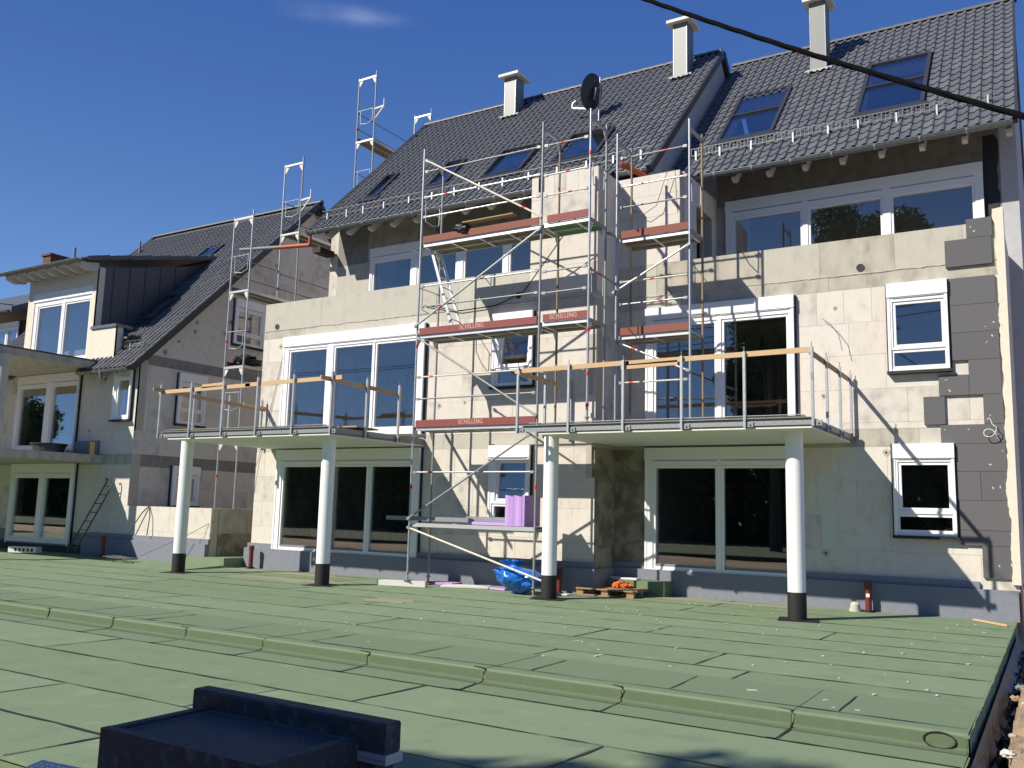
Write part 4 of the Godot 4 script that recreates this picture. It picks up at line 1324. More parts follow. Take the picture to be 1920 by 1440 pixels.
func neighbour_house() -> void:
	var h := thing("timber_house", "dark brown timber house just visible past the pale dormer", "house", V(-46, -1, -9))
	putbox(h, "wall", V(-54, -1.1, -14), V(-39.2, 9.3, -4.0), "timber_dark")
	put(h, "roof", MB.new().prism(PackedVector2Array([Vector2(3.2, 9.45), Vector2(9.0, 12.2), Vector2(14.8, 9.45), Vector2(14.8, 9.7), Vector2(9.0, 12.5), Vector2(3.2, 9.7)]), side(-38.9), -15.5, 0.0), "tile_dark")
	gutter(h, -54, -39.0, 9.55, -3.15)
	window(h, "window", front(-4.0), -41.4, -39.5, 7.9, 9.25, 9.05, [[-41.2, -40.5, 8.05, 8.9], [-40.3, -39.62, 8.05, 8.9]], false)
	var c := putbox(h, "chimney", V(-47.0, 11.0, -12.6), V(-46.3, 14.45, -9.0), "brick")
	putbox(c, "cap", V(-47.08, 14.45, -12.7), V(-46.2, 14.56, -8.92), "brick")
	put(c, "flue", MB.new().tube(V(-46.6, 14.56, -10.5), V(-46.6, 15.3, -10.5), 0.07, 8), "grey_pipe")
	put(h, "power_line", MB.new().tube(V(-39.2, 9.9, -4.0), V(-48.0, 10.2, 6.0), 0.02, 5), "cable")


# ---------------------------------------------------------------- balconies on columns
func balconies() -> void:
	balcony("balcony", "balcony beside the small-windowed corner, its floor carrying the narrow scaffold bay", -9.24, -4.32, -0.045, 0.97, 3.10, [-9.30, -4.75], 2.49, -9.68, -4.29, [2.10, 1.03, 0.05], [2.1, 1.0], 0)
	balcony("balcony", "balcony with white sheets on its floor below the triple balcony door of middle house", -18.45, -13.49, 0.955, 0.97, 4.10, [-18.52, -14.06], 3.48, -18.74, -13.44, [3.08, 2.0], [3.2, 2.13, 1.06], 1)


func balcony(called: String, label: String, x0: float, x1: float, zw: float, zb: float, zf: float, cols: Array, zc: float, p0: float, p1: float, right: Array, left: Array, k: int) -> void:
	var b := thing(called, label, "balcony", V((x0 + x1) * 0.5, 0, zf), "balconies on white columns")
	var s := MB.new()
	s.box(V(x0, 3.045, zb), V(x1, 3.195, zf))
	if k == 0: s.box(V(-9.10, 3.045, zw), V(x1, 3.195, zb))
	put(b, "slab", s, "concrete_dull")
	var u := MB.new()
	u.box(V(x0, 3.025, zb), V(x1, 3.0445, zf))
	if k == 0: u.box(V(-9.10, 3.025, zw), V(x1, 3.0445, zb))
	put(b, "soffit", u, "slab_white")
	for x in cols:
		var c := put(b, "column", MB.new().tube(V(x, 0.44, zc), V(x, 3.03, zc), 0.142, 28), "column_white")
		put(c, "column_base", MB.new().tube(V(x, 0.0, zc), V(x, 0.44, zc), 0.148, 28), "bitumen_black")
		put(c, "collar_sheet", boxm(V(0.62, 0.008, 0.56)), "bitumen_black", V(x + 0.02, 0.009, zc), Basis(Vector3.UP, 0.2))
	# steel edge profiles with timber packing on top
	var e := MB.new()
	e.box(V(p0 + 0.1, 3.075, zf + 0.004), V(p1 - 0.02, 3.185, zf + 0.022))
	e.box(V(p0 + 0.1, 3.185, zf - 0.10), V(p1 - 0.02, 3.192 + 0.006, zf + 0.06))
	put(b, "edge_profile", e, "galvanised_dull")
	var e2 := MB.new()
	e2.box(V(x1 + 0.004, 3.09, right[-1] - 0.1), V(x1 + 0.02, 3.185, zf - 0.02))
	put(b, "edge_profile", e2, "galvanised_dull")
	var f := MB.new()
	f.box(V(x0 + 0.1, 3.205, zf - 0.06), V(x1 - 0.1, 3.222, zf + 0.015))
	put(b, "packing_strip", f, "pine")
	var f2 := MB.new()
	f2.box(V(p0 + 0.25, 3.232, zf - 0.02), V(p1 - 0.15, 3.240, zf + 0.05))
	put(b, "drip_profile", f2, "aluminium")
	for q in 6:
		post(b, lerpf(p0, p1, q / 5.0), zf + 0.05, 0)
	for z in right: post(b, p1 + 0.0, z, 1)
	for z in left: post(b, p0, z, 2)
	# makeshift wooden handrails tied to the posts
	var y := 4.245 if k == 0 else 4.15
	var r := [[p0 - 0.1, p0 + 2.25, 0.0], [p0 + 2.1, p0 + 3.15, -0.055], [p0 + 2.2, p1 + 0.02, 0.012]] if k == 0 else [[p0 - 0.12, p0 + 2.9, -0.01], [p0 + 1.35, p0 + 2.1, 0.055], [p0 + 2.75, p1 + 0.22, 0.02]]
	for q in r: put(b, "wooden_rail", MB.new().bar(V(q[0], y + q[2] - 0.01, zf + 0.012), V(q[1], y + q[2] + 0.01, zf + 0.012), 0.026, 0.085), "pine")
	if k == 0:
		put(b, "wooden_rail", MB.new().bar(V(p1 - 0.04, y - 0.01, zf + 0.02), V(p1 - 0.04, y - 0.03, 0.02), 0.026, 0.085), "pine_old")
		put(b, "wooden_rail", MB.new().bar(V(p0 + 0.04, y - 0.06, zf + 0.1), V(p0 + 0.04, y - 0.07, 1.55), 0.026, 0.085), "pine")
	else:
		put(b, "wooden_rail", MB.new().bar(V(p1 - 0.04, y + 0.0, zf + 0.35), V(p1 - 0.04, y - 0.04, 3.0), 0.026, 0.085), "pine")
		put(b, "wooden_rail", MB.new().bar(V(p1 - 0.06, y - 0.01, 3.25), V(p1 - 0.06, y - 0.05, 1.8), 0.026, 0.085), "pine_old")
		put(b, "wooden_rail", MB.new().bar(V(p0 + 0.04, y + 0.02, zf + 0.3), V(p0 + 0.04, y - 0.10, 0.98), 0.026, 0.085), "pine_old")
		put(b, "wooden_rail", MB.new().bar(V(p0 + 0.07, y - 0.03, 1.75), V(p0 + 0.07, y - 0.07, 0.98), 0.026, 0.085), "pine")


func post(b: Node, x: float, z: float, face: int) -> void:
	var p := put(b, "post", MB.new().box(V(x - 0.02, 3.05, z - 0.025), V(x + 0.02, 4.30, z + 0.025)), "galvanised")
	put(p, "threaded_rod", MB.new().tube(V(x, 4.30, z), V(x, 4.385, z), 0.007, 6), "galvanised_dull")
	var br := MB.new()
	var o := V(0.075, 0, -0.02) if face == 0 else V(-0.02, 0, -0.075)
	br.box(V(x, 3.085, z) + o + V(-0.06, -0.03, -0.015), V(x, 3.085, z) + o + V(0.06, 0.055, 0.012))
	br.tube(V(x, 3.10, z) + o, V(x, 3.10, z) + o + V(0, 0, 0.035), 0.016, 6)
	put(p, "fixing_plate", br, "galvanised_dull")


# ---------------------------------------------------------------- scaffolds
func standard(sc: Node, x: float, z: float, y0: float, y1: float, clips := []) -> void:
	var mats := ["galvanised", "galvanised_dull", "galvanised_dull", "galvanised"]
	var s := put(sc, "standard", MB.new().tube(V(x, y0 + 0.02, z), V(x, y1, z), 0.0245, 10), "steel_old" if absf(z - 0.67) < 0.01 or (x > -9.7 and x < -9.6 and z < 2.0) else mats[rng.randi() % 4])
	var j := MB.new()
	j.box(V(x - 0.075, y0, z - 0.075), V(x + 0.075, y0 + 0.012, z + 0.075))
	j.tube(V(x, y0, z), V(x, y0 + 0.25, z), 0.017, 8)
	j.tube(V(x, y0 + 0.14, z), V(x, y0 + 0.165, z), 0.05, 10)
	put(s, "base_jack", j, "galvanised_dull")
	for c in clips:
		put(s, "red_clip", MB.new().tube(V(x, c, z), V(x, c + 0.07, z), 0.034, 10), "clip_red")


# the cross member of a frame with its two gusset plates
func transom(sc: Node, a: Vector3, b: Vector3, m := "aluminium", gussets := true) -> void:
	var t := put(sc, "transom", MB.new().bar(a, b, 0.05, 0.055), m)
	if gussets:
		var d := (b - a).normalized()
		for e in [[a, d], [b, -d]]:
			var g := MB.new()
			var n := Vector3.UP.cross(e[1]).normalized()
			var p := PackedVector2Array([Vector2(0.02, -0.03), Vector2(0.16, -0.03), Vector2(0.13, -0.11), Vector2(0.05, -0.22), Vector2(0.02, -0.22)])
			g.prism(p, Transform3D(Basis(e[1], Vector3.UP, n), e[0]), -0.006, 0.006)
			put(t, "gusset", g, "steel_cream")


func rail(sc: Node, a: Vector3, b: Vector3, m := "", clip := -1.0, called := "guard_rail", r := 0.0175) -> void:
	var pick := ["galvanised", "aluminium", "galvanised_dull", "steel_cream"]
	var q := put(sc, called, MB.new().tube(a, b, r, 8), m if m else pick[rng.randi() % 4])
	var d := (b - a).normalized()
	for e in [a + d * 0.05, b - d * 0.05]:
		put(q, "coupler", MB.new().bar(e - d * 0.04, e + d * 0.04, 0.045, 0.055), "galvanised_dull")
	if clip >= 0.0:
		var c := a.lerp(b, clip)
		put(q, "red_band", MB.new().tube(c - d * 0.045, c + d * 0.045, r + 0.003, 8), "clip_red")


func deck(sc: Node, x0: float, x1: float, y: float, zo: float, zi: float, m := "deck_ply") -> void:
	var w := (zo - zi - 0.06) * 0.5
	for k in 2:
		var z := zi + 0.03 + k * w
		var p := putbox(sc, "deck_plank", V(x0 + 0.03, y - 0.015, z + 0.012), V(x1 - 0.03, y + 0.015, z + w - 0.012), m)
		var f := MB.new()
		f.box(V(x0 + 0.03, y - 0.06, z + 0.002), V(x1 - 0.03, y + 0.018, z + 0.0115))
		f.box(V(x0 + 0.03, y - 0.06, z + w - 0.0115), V(x1 - 0.03, y + 0.018, z + w - 0.002))
		var x := x0 + 0.03
		while x < x1:
			f.box(V(x, y - 0.055, z + 0.012), V(x + 0.04, y - 0.0155, z + w - 0.012))
			x += 0.72
		put(p, "plank_frame", f, "aluminium")


func toe_board(sc: Node, x0: float, x1: float, y: float, z: float, m := "red_board", word_at := 0.0) -> void:
	var t := putbox(sc, "toe_board", V(x0, y, z - 0.015), V(x1, y + 0.15, z + 0.015), m)
	if word_at != 0.0:
		var tm := TextMesh.new()
		tm.text = "SCHILLING"
		var ft := SystemFont.new()
		ft.font_names = PackedStringArray(["Droid Sans"])
		tm.font = ft
		tm.font_size = 48
		tm.pixel_size = 0.0026
		tm.depth = 0.002
		var o := MeshInstance3D.new()
		o.mesh = tm
		o.material_override = M.stencil
		o.name = "stencilled_word"
		t.add_child(o, true)
		o.position = V(word_at, y + 0.085, z + 0.0165) - org[t]


func swing_gate(sc: Node, a: Vector3, b: Vector3) -> void:
	# a narrow end rail with a hanging loop
	var d := (b - a)
	put(sc, "end_guard", MB.new().path([a, b, b - d * 0.12, b - d * 0.14 + V(0, -0.42, 0), a.lerp(b, 0.55) + V(0, -0.5, 0), a + d * 0.18 + V(0, -0.46, 0), a + d * 0.16], 0.011, 6), "galvanised")


func scaffolds() -> void:
	# the main scaffold in front of the middle house
	var zo := 2.40
	var zi := 1.67
	var sc := thing("scaffold", "tall two-bay facade scaffold before the middle house with red toe boards and ladder", "scaffold", V(-11, 0, 2), "scaffolds")
	var S := [-12.70, -9.68, -8.60]
	standard(sc, S[0], zo, 0.13, 9.50, [2.02, 5.02])
	standard(sc, S[0], zi, 0.02, 9.42, [1.0])
	standard(sc, S[1], zo, 0.02, 9.50, [2.05])
	standard(sc, S[1], zi, 0.02, 9.42)
	standard(sc, S[2], zo, 3.24, 9.55, [3.6, 4.2, 5.05, 8.6])
	standard(sc, S[2], zi, 3.24, 9.50)
	for x in S:
		for y in [1.24, 3.29, 5.29, 7.29, 9.36]:
			if x == S[2] and y < 5.0: continue
			transom(sc, V(x, y, zo), V(x, y, zi), "galvanised_dull" if y < 9.0 else "galvanised")
	for q in [[0, 1.29], [0, 3.30], [0, 5.29], [0, 7.32], [1, 5.30]]:
		deck(sc, S[q[0]], S[q[0] + 1], q[1], zo, zi)
	deck(sc, S[1], S[2], 7.32, zo, zi, "green_paint")
	toe_board(sc, S[0] + 0.05, S[1] - 0.06, 7.345, zo - 0.012, "red_board_worn")
	toe_board(sc, S[1] + 0.13, S[2] - 0.02, 7.345, zo - 0.012, "red_board")
	toe_board(sc, S[0] + 0.05, S[1] - 0.06, 5.30, zo - 0.012, "red_board", -11.3)
	toe_board(sc, S[1] + 0.08, S[2] - 0.02, 5.32, zo - 0.012, "red_board", -9.15)
	toe_board(sc, S[0] + 0.05, S[1] - 0.04, 3.31, zo - 0.012, "red_board", -11.25)
	var zr := zo + 0.0
	for q in [[0, 8.97, -1.0], [1, 8.97, 0.42], [0, 8.38, 0.2], [1, 8.34, 0.55], [0, 7.93, -1.0], [1, 7.91, 0.6], [0, 6.37, -1.0], [1, 6.34, -1.0], [0, 5.92, -1.0], [1, 5.90, -1.0], [0, 4.38, 0.13], [1, 4.33, 0.5], [0, 3.91, -1.0], [0, 2.36, 0.15]]:
		rail(sc, V(S[q[0]] + 0.04, q[1], zr), V(S[q[0] + 1] - 0.04, q[1] + 0.01, zr), "", q[2])
	var zb := zo + 0.055
	rail(sc, V(-12.62, 9.22, zb), V(-9.63, 7.47, zb), "steel_cream", 0.85, "diagonal_brace", 0.0215)
	rail(sc, V(-9.66, 7.24, zb), V(-12.75, 5.47, zb), "galvanised", 0.78, "diagonal_brace", 0.0215)
	rail(sc, V(-12.66, 5.24, zb), V(-9.66, 3.45, zb), "galvanised_dull", -1.0, "diagonal_brace", 0.0215)
	rail(sc, V(-9.80, 3.10, zb), V(-12.73, 1.38, zb), "galvanised_dull", -1.0, "diagonal_brace", 0.0215)
	rail(sc, V(-12.72, 1.22, zb), V(-9.30, 0.27, zb), "steel_cream", -1.0, "diagonal_brace", 0.0215)
	for y in [8.35, 6.35]: swing_gate(sc, V(S[0], y, zo), V(S[0], y, zi))
	for y in [8.5, 6.3]: swing_gate(sc, V(S[2], y, zo), V(S[2], y, zi))
	# ladder between two decks
	var lad := hold(sc, "ladder", V(-12.2, 5.4, 2.0))
	for z in [2.2, 1.85]: put(lad, "stile", MB.new().bar(V(-12.57, 7.28, z), V(-11.93, 5.44, z), 0.025, 0.06), "aluminium")
	for k in 7:
		var p := V(-12.55, 7.2, 0).lerp(V(-11.95, 5.5, 0), (k + 0.4) / 7.0)
		put(lad, "rung", MB.new().tube(p + V(0, 0, 1.85), p + V(0, 0, 2.2), 0.015, 6), "aluminium")

	# the narrow bay that stands on the balcony
	var s2 := thing("scaffold", "narrow single-bay scaffold standing on the balcony floor, red toe boards, next to main scaffold", "scaffold", V(-7.7, 3.2, 1), "scaffolds")
	zo = 1.40
	zi = 0.67
	var R := [-8.48, -6.93]
	for x in R:
		standard(s2, x, zo, 3.24, 9.38)
		standard(s2, x, zi, 3.24, 9.34)
		for y in [5.10, 7.12, 9.20]: transom(s2, V(x, y, zo), V(x, y, zi), "galvanised_dull" if y < 9.0 else "galvanised", false)
	for y in [5.11, 7.11]:
		deck(s2, R[0], R[1], y, zo, zi)
	toe_board(s2, R[0] + 0.08, R[1] - 0.03, 5.13, zo - 0.012, "red_board_worn")
	toe_board(s2, R[0] + 0.08, R[1] - 0.03, 7.13, zo - 0.012, "red_board_worn")
	for q in [[8.83, 0.7], [8.22, -1.0], [7.78, -1.0], [6.22, 0.5], [5.76, 0.62], [4.17, 0.2]]:
		rail(s2, V(R[0] + 0.04, q[0], zo), V(R[1] - 0.04, q[0] + 0.005, zo), "", q[1])
	rail(s2, V(-8.54, 6.0, zo + 0.05), V(-6.90, 6.82, zo + 0.05), "aluminium", -1.0, "diagonal_brace", 0.0215)
	rail(s2, V(-8.46, 5.0, zo + 0.05), V(-6.92, 4.32, zo + 0.05), "aluminium", 0.25, "diagonal_brace", 0.0215)
	swing_gate(s2, V(R[1], 8.2, zo), V(R[1], 8.2, zi))
	rail(s2, V(-8.60, 6.30, 2.42), V(-8.46, 6.18, 1.42), "galvanised_dull", 0.4, "tie_tube", 0.0215)
	rail(s2, V(-8.58, 7.22, 1.62), V(-8.50, 7.2, 1.36), "steel_old", -1.0, "tie_tube", 0.0215)

	# the scaffold in the gap, its bays running away from the viewer along the flank of the middle house
	var s3 := thing("scaffold", "slender stepped scaffold in the gap between far house and middle house", "scaffold", V(-20, 0, -3), "scaffolds")
	var X := [-20.53, -19.79]
	for q in [[0.85, 0.24, 9.72, [2.3, 6.0]], [-0.91, 0.24, 11.9, [7.9]], [-3.98, 0.3, 16.05, [14.1, 12.0]], [-7.05, 0.3, 16.0, []]]:
		for k in 2: standard(s3, X[k], q[0], q[1], q[2] - (0.0 if k else 0.12), q[3] if k == 0 else [])
	for q in [[0.85, [9.52, 7.42, 5.29, 3.25, 1.25]], [-0.91, [11.72, 9.57, 7.42]], [-3.98, [15.86, 13.65]], [-7.05, [15.78]]]:
		for y in q[1]: transom(s3, V(X[0], y, q[0]), V(X[1], y, q[0]))
	for q in [[0.85, 8.45], [0.85, 6.3], [0.85, 4.6], [-0.91, 10.6], [-3.98, 14.75], [-3.98, 12.62]]:
		swing_gate(s3, V(X[0], q[1], q[0]), V(X[1], q[1], q[0]))
	for q in [[-0.91, 10.55], [-3.98, 14.7]]:
		put(s3, "console_bracket", MB.new().bar(V(X[1], q[1], q[0]), V(X[1] + 0.38, q[1] + 0.03, q[0]), 0.04, 0.05).bar(V(X[1] + 0.36, q[1], q[0]), V(X[1] + 0.04, q[1] - 0.32, q[0]), 0.03, 0.03).tube(V(X[1] + 0.38, q[1], q[0]), V(X[1] + 0.38, q[1] + 0.28, q[0]), 0.022, 8), "steel_cream")
	for q in [[7.45, 0.85, -0.91], [5.33, 0.85, -0.91], [9.60, -0.91, -3.98], [13.68, -3.98, -7.05], [7.45, -0.91, -3.98], [1.28, 0.85, -0.91]]:
		for k in 2:
			var x0: float = X[0] + 0.05 + k * 0.32
			var p := putbox(s3, "deck_plank", V(x0, q[0] - 0.02, q[2] + 0.03), V(x0 + 0.30, q[0] + 0.02, q[1] - 0.03), "deck_ply")
			put(p, "plank_frame", MB.new().box(V(x0 - 0.008, q[0] - 0.06, q[2] + 0.03), V(x0, q[0] + 0.024, q[1] - 0.03)).box(V(x0 + 0.30, q[0] - 0.06, q[2] + 0.03), V(x0 + 0.308, q[0] + 0.024, q[1] - 0.03)), "aluminium")
		toe3(s3, X[0] + 0.01, q[0], q[1], q[2])
	for q in [[8.47, 0.85, -0.91], [7.95, 0.85, -0.91], [10.6, -0.91, -3.98], [10.1, -0.91, -3.98], [14.7, -3.98, -7.05], [14.15, -3.98, -7.05], [12.6, -3.98, -7.05], [8.4, -0.91, -3.98], [7.95, -0.91, -3.98]]:
		rail(s3, V(X[0], q[0], q[1]), V(X[0], q[0], q[2]), "galvanised_dull")


func toe3(sc: Node, x: float, y: float, z0: float, z1: float) -> void:
	putbox(sc, "toe_board", V(x, y + 0.0, z1 + 0.05), V(x + 0.03, y + 0.15, z0 - 0.05), "red_board_worn")


# ---------------------------------------------------------------- loose things
func one(called: String, label: String, category: String, mesh, m: String, group := "", at := Vector3.ZERO, b := Basis()) -> MeshInstance3D:
	var o := put(self, called, mesh, m, at, b)
	tag(o, label, category, group)
	return o


func loose_things() -> void:
	# purple foam boards, grey boards and planks on the lowest scaffold deck
	for k in 7:
		one("foam_board", "upright purple foam board packed in the block on the lowest scaffold deck", "foam board", boxm(V(0.062, 0.60 - 0.012 * (k % 3), 0.62 + 0.004 * (k % 2))), "purple_foam" if k % 4 else "purple_foam_pale", "purple foam boards standing on the scaffold", V(-10.36 + k * 0.0635, 1.315 + 0.30 - 0.006 * (k % 3), 2.04 + 0.003 * (k % 3)))
	one("foam_board", "purple foam board lying flat on scaffold deck under the grey strips", "foam board", boxm(V(1.25, 0.06, 0.5)), "purple_foam_pale", "", V(-11.03, 1.347, 2.08), Basis(Vector3.UP, 0.03))
	one("foam_strip", "long dark grey strip sticking out over the scaffold end beside the glass door", "foam strip", boxm(V(2.2, 0.085, 0.14)), "grey_board", "", V(-12.32, 1.40, 2.28), Basis(Vector3.UP, -0.05))
	one("foam_strip", "grey strip lying on the flat purple board by the purple block", "foam strip", boxm(V(1.35, 0.06, 0.16)), "grey_board", "", V(-11.12, 1.41, 2.16), Basis(Vector3.UP, 0.04))
	one("foam_strip", "thin grey strip on top of the strips beside the purple block", "foam strip", boxm(V(1.05, 0.03, 0.2)), "grey_board", "", V(-11.0, 1.458, 1.98), Basis(Vector3.UP, -0.06))
	# on the felt under the scaffold
	var pk := thing("squared_timber", "white-faced squared timber under the scaffold foot near the slim column", "timber", V(-12.85, 0, 2.4))
	put(pk, "timber", boxm(V(1.06, 0.115, 0.10)), "white_board", V(-12.83, 0.062, 2.42), Basis(Vector3.UP, 0.30))
	put(pk, "sawn_end", boxm(V(0.012, 0.11, 0.095)), "cap_yellow", V(-12.83, 0.062, 2.42) + Basis(Vector3.UP, 0.30) * V(0.537, 0, 0), Basis(Vector3.UP, 0.30))
	one("foam_board", "white board lying on the felt beside blue plastic bag", "foam board", boxm(V(1.0, 0.03, 0.5)), "white_board", "", V(-11.75, 0.022, 1.62), Basis(Vector3.UP, 0.42))
	one("foam_board", "purple board lying half in shadow on the felt at the plinth", "foam board", boxm(V(0.9, 0.05, 0.32)), "purple_foam", "", V(-12.55, 0.032, 1.42), Basis(Vector3.UP, 0.05))
	one("foam_board", "small pale purple offcut on felt beside the white board", "foam board", boxm(V(0.45, 0.035, 0.3)), "purple_foam_pale", "", V(-10.95, 0.024, 1.50), Basis(Vector3.UP, -0.2))
	one("foam_board", "narrow white offcut on felt behind the middle column", "foam board", boxm(V(0.42, 0.02, 0.16)), "white_board", "", V(-9.55, 0.016, 1.55), Basis(Vector3.UP, -0.15))
	# blue bag
	one("rubbish_bag", "crumpled blue plastic rubbish bag pierced by the scaffold brace", "bag", bag_mesh(), "blue_plastic")
	# pallet
	var p := thing("pallet", "wooden pallet on the felt in front of the glazed door", "pallet", V(-8.73, 0, 0.85))
	for k in 5: put(p, "deck_board", boxm(V(1.22, 0.022, 0.14)), "pallet_wood", V(-8.73, 0.133, 0.46 + k * 0.195))
	for x in [-9.27, -8.73, -8.19]:
		for z in [0.47, 0.85, 1.22]: put(p, "block", boxm(V(0.145, 0.078, 0.10)), "pallet_wood", V(x, 0.061, z))
		put(p, "stringer", boxm(V(0.145, 0.021, 0.88)), "pallet_wood", V(x, 0.1105, 0.85))
	for z in [0.47, 0.85, 1.22]: put(p, "bottom_board", boxm(V(1.22, 0.018, 0.10)), "pallet_wood", V(-8.73, 0.013, z))
	one("rag", "bright orange rag crumpled on the pallet", "rag", MB.new().blob(V(-8.62, 0.195, 0.72), V(0.19, 0.075, 0.14), noise(8, 1.2, 3), 0.45, 24, 14), "orange_rag")
	# felted step in front of the door with a white board on it
	var st := thing("doorstep", "green felted step block below the glazed door behind the pallet", "step", V(-8.4, 0, 0.35))
	put(st, "block", boxm(V(1.34, 0.29, 0.44)), "felt_3", V(-8.45, 0.145, 0.33))
	one("foam_board", "white board resting on the green felted step", "foam board", boxm(V(0.62, 0.03, 0.20)), "white_board", "", V(-8.72, 0.308, 0.33), Basis(Vector3.UP, -0.06))
	one("foam_board", "white board standing on the balcony floor at its outer end", "foam board", boxm(V(0.55, 0.24, 0.06)), "white_board", "", V(-4.66, 3.33, 0.42), Basis(Vector3.UP, 0.25))
	one("plywood_sheet", "brown plywood sheet lying on the balcony floor before the glass", "plywood", boxm(V(1.35, 0.02, 0.9)), "pine_old", "", V(-5.25, 3.232, 2.2), Basis(Vector3.UP, 0.1))
	one("plywood_sheet", "narrow brown plywood sheet on balcony floor below the narrow scaffold bay", "plywood", boxm(V(2.3, 0.018, 0.5)), "pine_old", "", V(-7.7, 3.231, 2.4), Basis(Vector3.UP, -0.03))
	one("foam_sheet", "white sheet lying on the balcony floor beside its outer railing", "sheet", boxm(V(1.3, 0.05, 0.8)), "white_board", "", V(-17.3, 3.235, 3.0), Basis(Vector3.UP, 0.15))
	one("foam_sheet", "white sheet lying on the balcony floor under the triple door", "sheet", boxm(V(2.2, 0.05, 0.9)), "white_board", "", V(-15.2, 3.235, 2.9), Basis(Vector3.UP, -0.04))
	one("plywood_sheet", "small brown board on the balcony floor by the inner railing", "plywood", boxm(V(0.5, 0.03, 0.8)), "pine_old", "", V(-13.8, 3.272, 2.9), Basis(Vector3.UP, 0.1))
	one("concrete_block", "pair of grey blocks under the scaffold foot on the balcony", "block", MB.new().box(V(-8.85, 3.2, 2.2), V(-8.4, 3.24, 2.6)).box(V(-8.72, 3.197, 1.5), V(-8.45, 3.238, 1.85)), "concrete_dull")
	# board with a scrap of sacking on the upper deck
	one("plank", "loose plank lying across the upper red toe board", "plank", MB.new().bar(V(-11.55, 7.62, 2.42), V(-10.35, 7.66, 2.34), 0.2, 0.022), "pine_old")
	one("sack", "dark scrap of sacking hanging over the upper toe board", "sack", MB.new().blob(V(-11.62, 7.53, 2.40), V(0.20, 0.09, 0.09), noise(9, 2.0, 3), 0.8, 14, 9), "black_plastic")
	one("sack", "black sacks heaped on the deck in the gap between the houses", "sack", MB.new().blob(V(-20.15, 5.52, 0.4), V(0.33, 0.16, 0.4), noise(12, 1.6, 3), 0.6, 16, 10), "black_plastic")
	# pipes standing out of the roof felt
	pipe_stub("pipe_stub", "dark red pipe stub beside small concrete cone at nearest house plinth", V(-4.05, 0.0, 0.26), 0.52, true)
	pipe_stub("pipe_stub", "red pipe stub at the plinth below triple terrace door", V(-18.5, 0.02, 1.32), 0.55, false)
	pipe_stub("pipe_stub", "dark red pipe stub at the shaded plinth of the far house", V(-23.55, 0.1, 2.0), 0.62, false)
	pipe_stub("pipe_stub", "dark red pipe stub half hidden behind the column near the bag", V(-9.72, 0.0, 1.30), 0.5, false)
	one("mortar_cone", "small round cone of mortar on the felt beside red pipe stub", "mortar cone", MB.new().tube(V(-4.27, 0.0, 0.30), V(-4.27, 0.11, 0.30), 0.11, 14, 0.075).blob(V(-4.27, 0.11, 0.30), V(0.08, 0.06, 0.08), noise(2, 1.0, 2), 0.1, 14, 8), "concrete_pale")
	one("batten", "short wooden batten on the felt at the plinth corner", "batten", MB.new().bar(V(-2.38, 0.022, 0.38), V(-1.86, 0.022, 0.98), 0.05, 0.03), "pine")
	# far house: ladder, hollow block, tub, cables
	var l := thing("ladder", "dark ladder with hooked tops leaning on the far house wall", "ladder", V(-24.3, 0.1, 2.0))
	for k in 2:
		var a := V(-24.62 + k * 0.34, 0.16, 2.35)
		var b := V(-24.02 + k * 0.34, 2.12, 1.74)
		put(l, "stile", MB.new().path([a, b, b + V(-0.02, 0.07, -0.03), b + V(-0.07, 0.09, -0.04), b + V(-0.10, 0.05, -0.04)], 0.02, 8), "ladder_dark")
	for k in 8:
		var q := V(-24.62, 0.16, 2.35).lerp(V(-24.02, 2.12, 1.74), (k + 0.5) / 8.0)
		put(l, "rung", MB.new().tube(q, q + V(0.34, 0, 0), 0.014, 6), "ladder_dark")
	var hb := thing("hollow_block", "white perforated block on the felt before the far terrace door", "block", V(-26.4, 0.1, 2.5))
	put(hb, "block", MB.new().obox(Transform3D(Basis(Vector3.UP, 0.3), V(-26.5, 0.14, 2.45)), V(0.95, 0.17, 0.22)), "white_board")
	for k in 5: put(hb, "hole", MB.new().obox(Transform3D(Basis(Vector3.UP, 0.3), V(-26.5, 0.14, 2.45)) * Transform3D(Basis(), V(-0.22 + k * 0.14, 0.0, 0.111)), V(0.07, 0.09, 0.006)), "rubber")
	var tb := thing("mortar_tub", "black plastic mortar tub on the far balcony slab", "tub", V(-25.9, 2.88, 2.4))
	put(tb, "tub", MB.new().tube(V(-25.9, 2.88, 2.4), V(-25.9, 3.15, 2.4), 0.38, 20, 0.47), "black_plastic")
	put(tb, "rim", MB.new().tube(V(-25.9, 3.15, 2.4), V(-25.9, 3.18, 2.4), 0.50, 20), "black_plastic")
	one("spirit_level", "yellow level standing at the end of the far balcony slab", "tool", MB.new().box(V(-24.56, 2.88, 1.9), V(-24.48, 3.24, 2.0)), "cap_yellow")
	var c := []
	for k in 26:
		var a := k * 0.7
		c.append(V(-22.0 + 0.55 * sin(a) * (0.6 + 0.02 * k), 0.14 - 0.02 * sin(a), 2.55 + 0.22 * cos(a * 1.3)))
	one("cable", "tangle of dark cable lying on felt before the low terrace wall", "cable", MB.new().path(c, 0.018, 5), "cable_grey")
	one("cable", "dark cable looped over the low terrace wall", "cable", MB.new().path([V(-22.9, 0.72, 1.72), V(-22.45, 1.30, 1.66), V(-22.25, 1.49, 1.60), V(-22.12, 1.2, 1.66), V(-22.1, 0.7, 1.72)], 0.016, 5), "cable_grey")
	one("cable", "thin cable slanting down the pale wall beside the triple doors", "cable", MB.new().path([V(-18.15, 5.6, 0.97), V(-18.5, 4.1, 0.98), V(-18.85, 2.7, 0.98), V(-19.2, 1.5, 1.2), V(-20.3, 0.75, 1.9), V(-21.4, 0.2, 2.4)], 0.007, 5), "cable_grey")
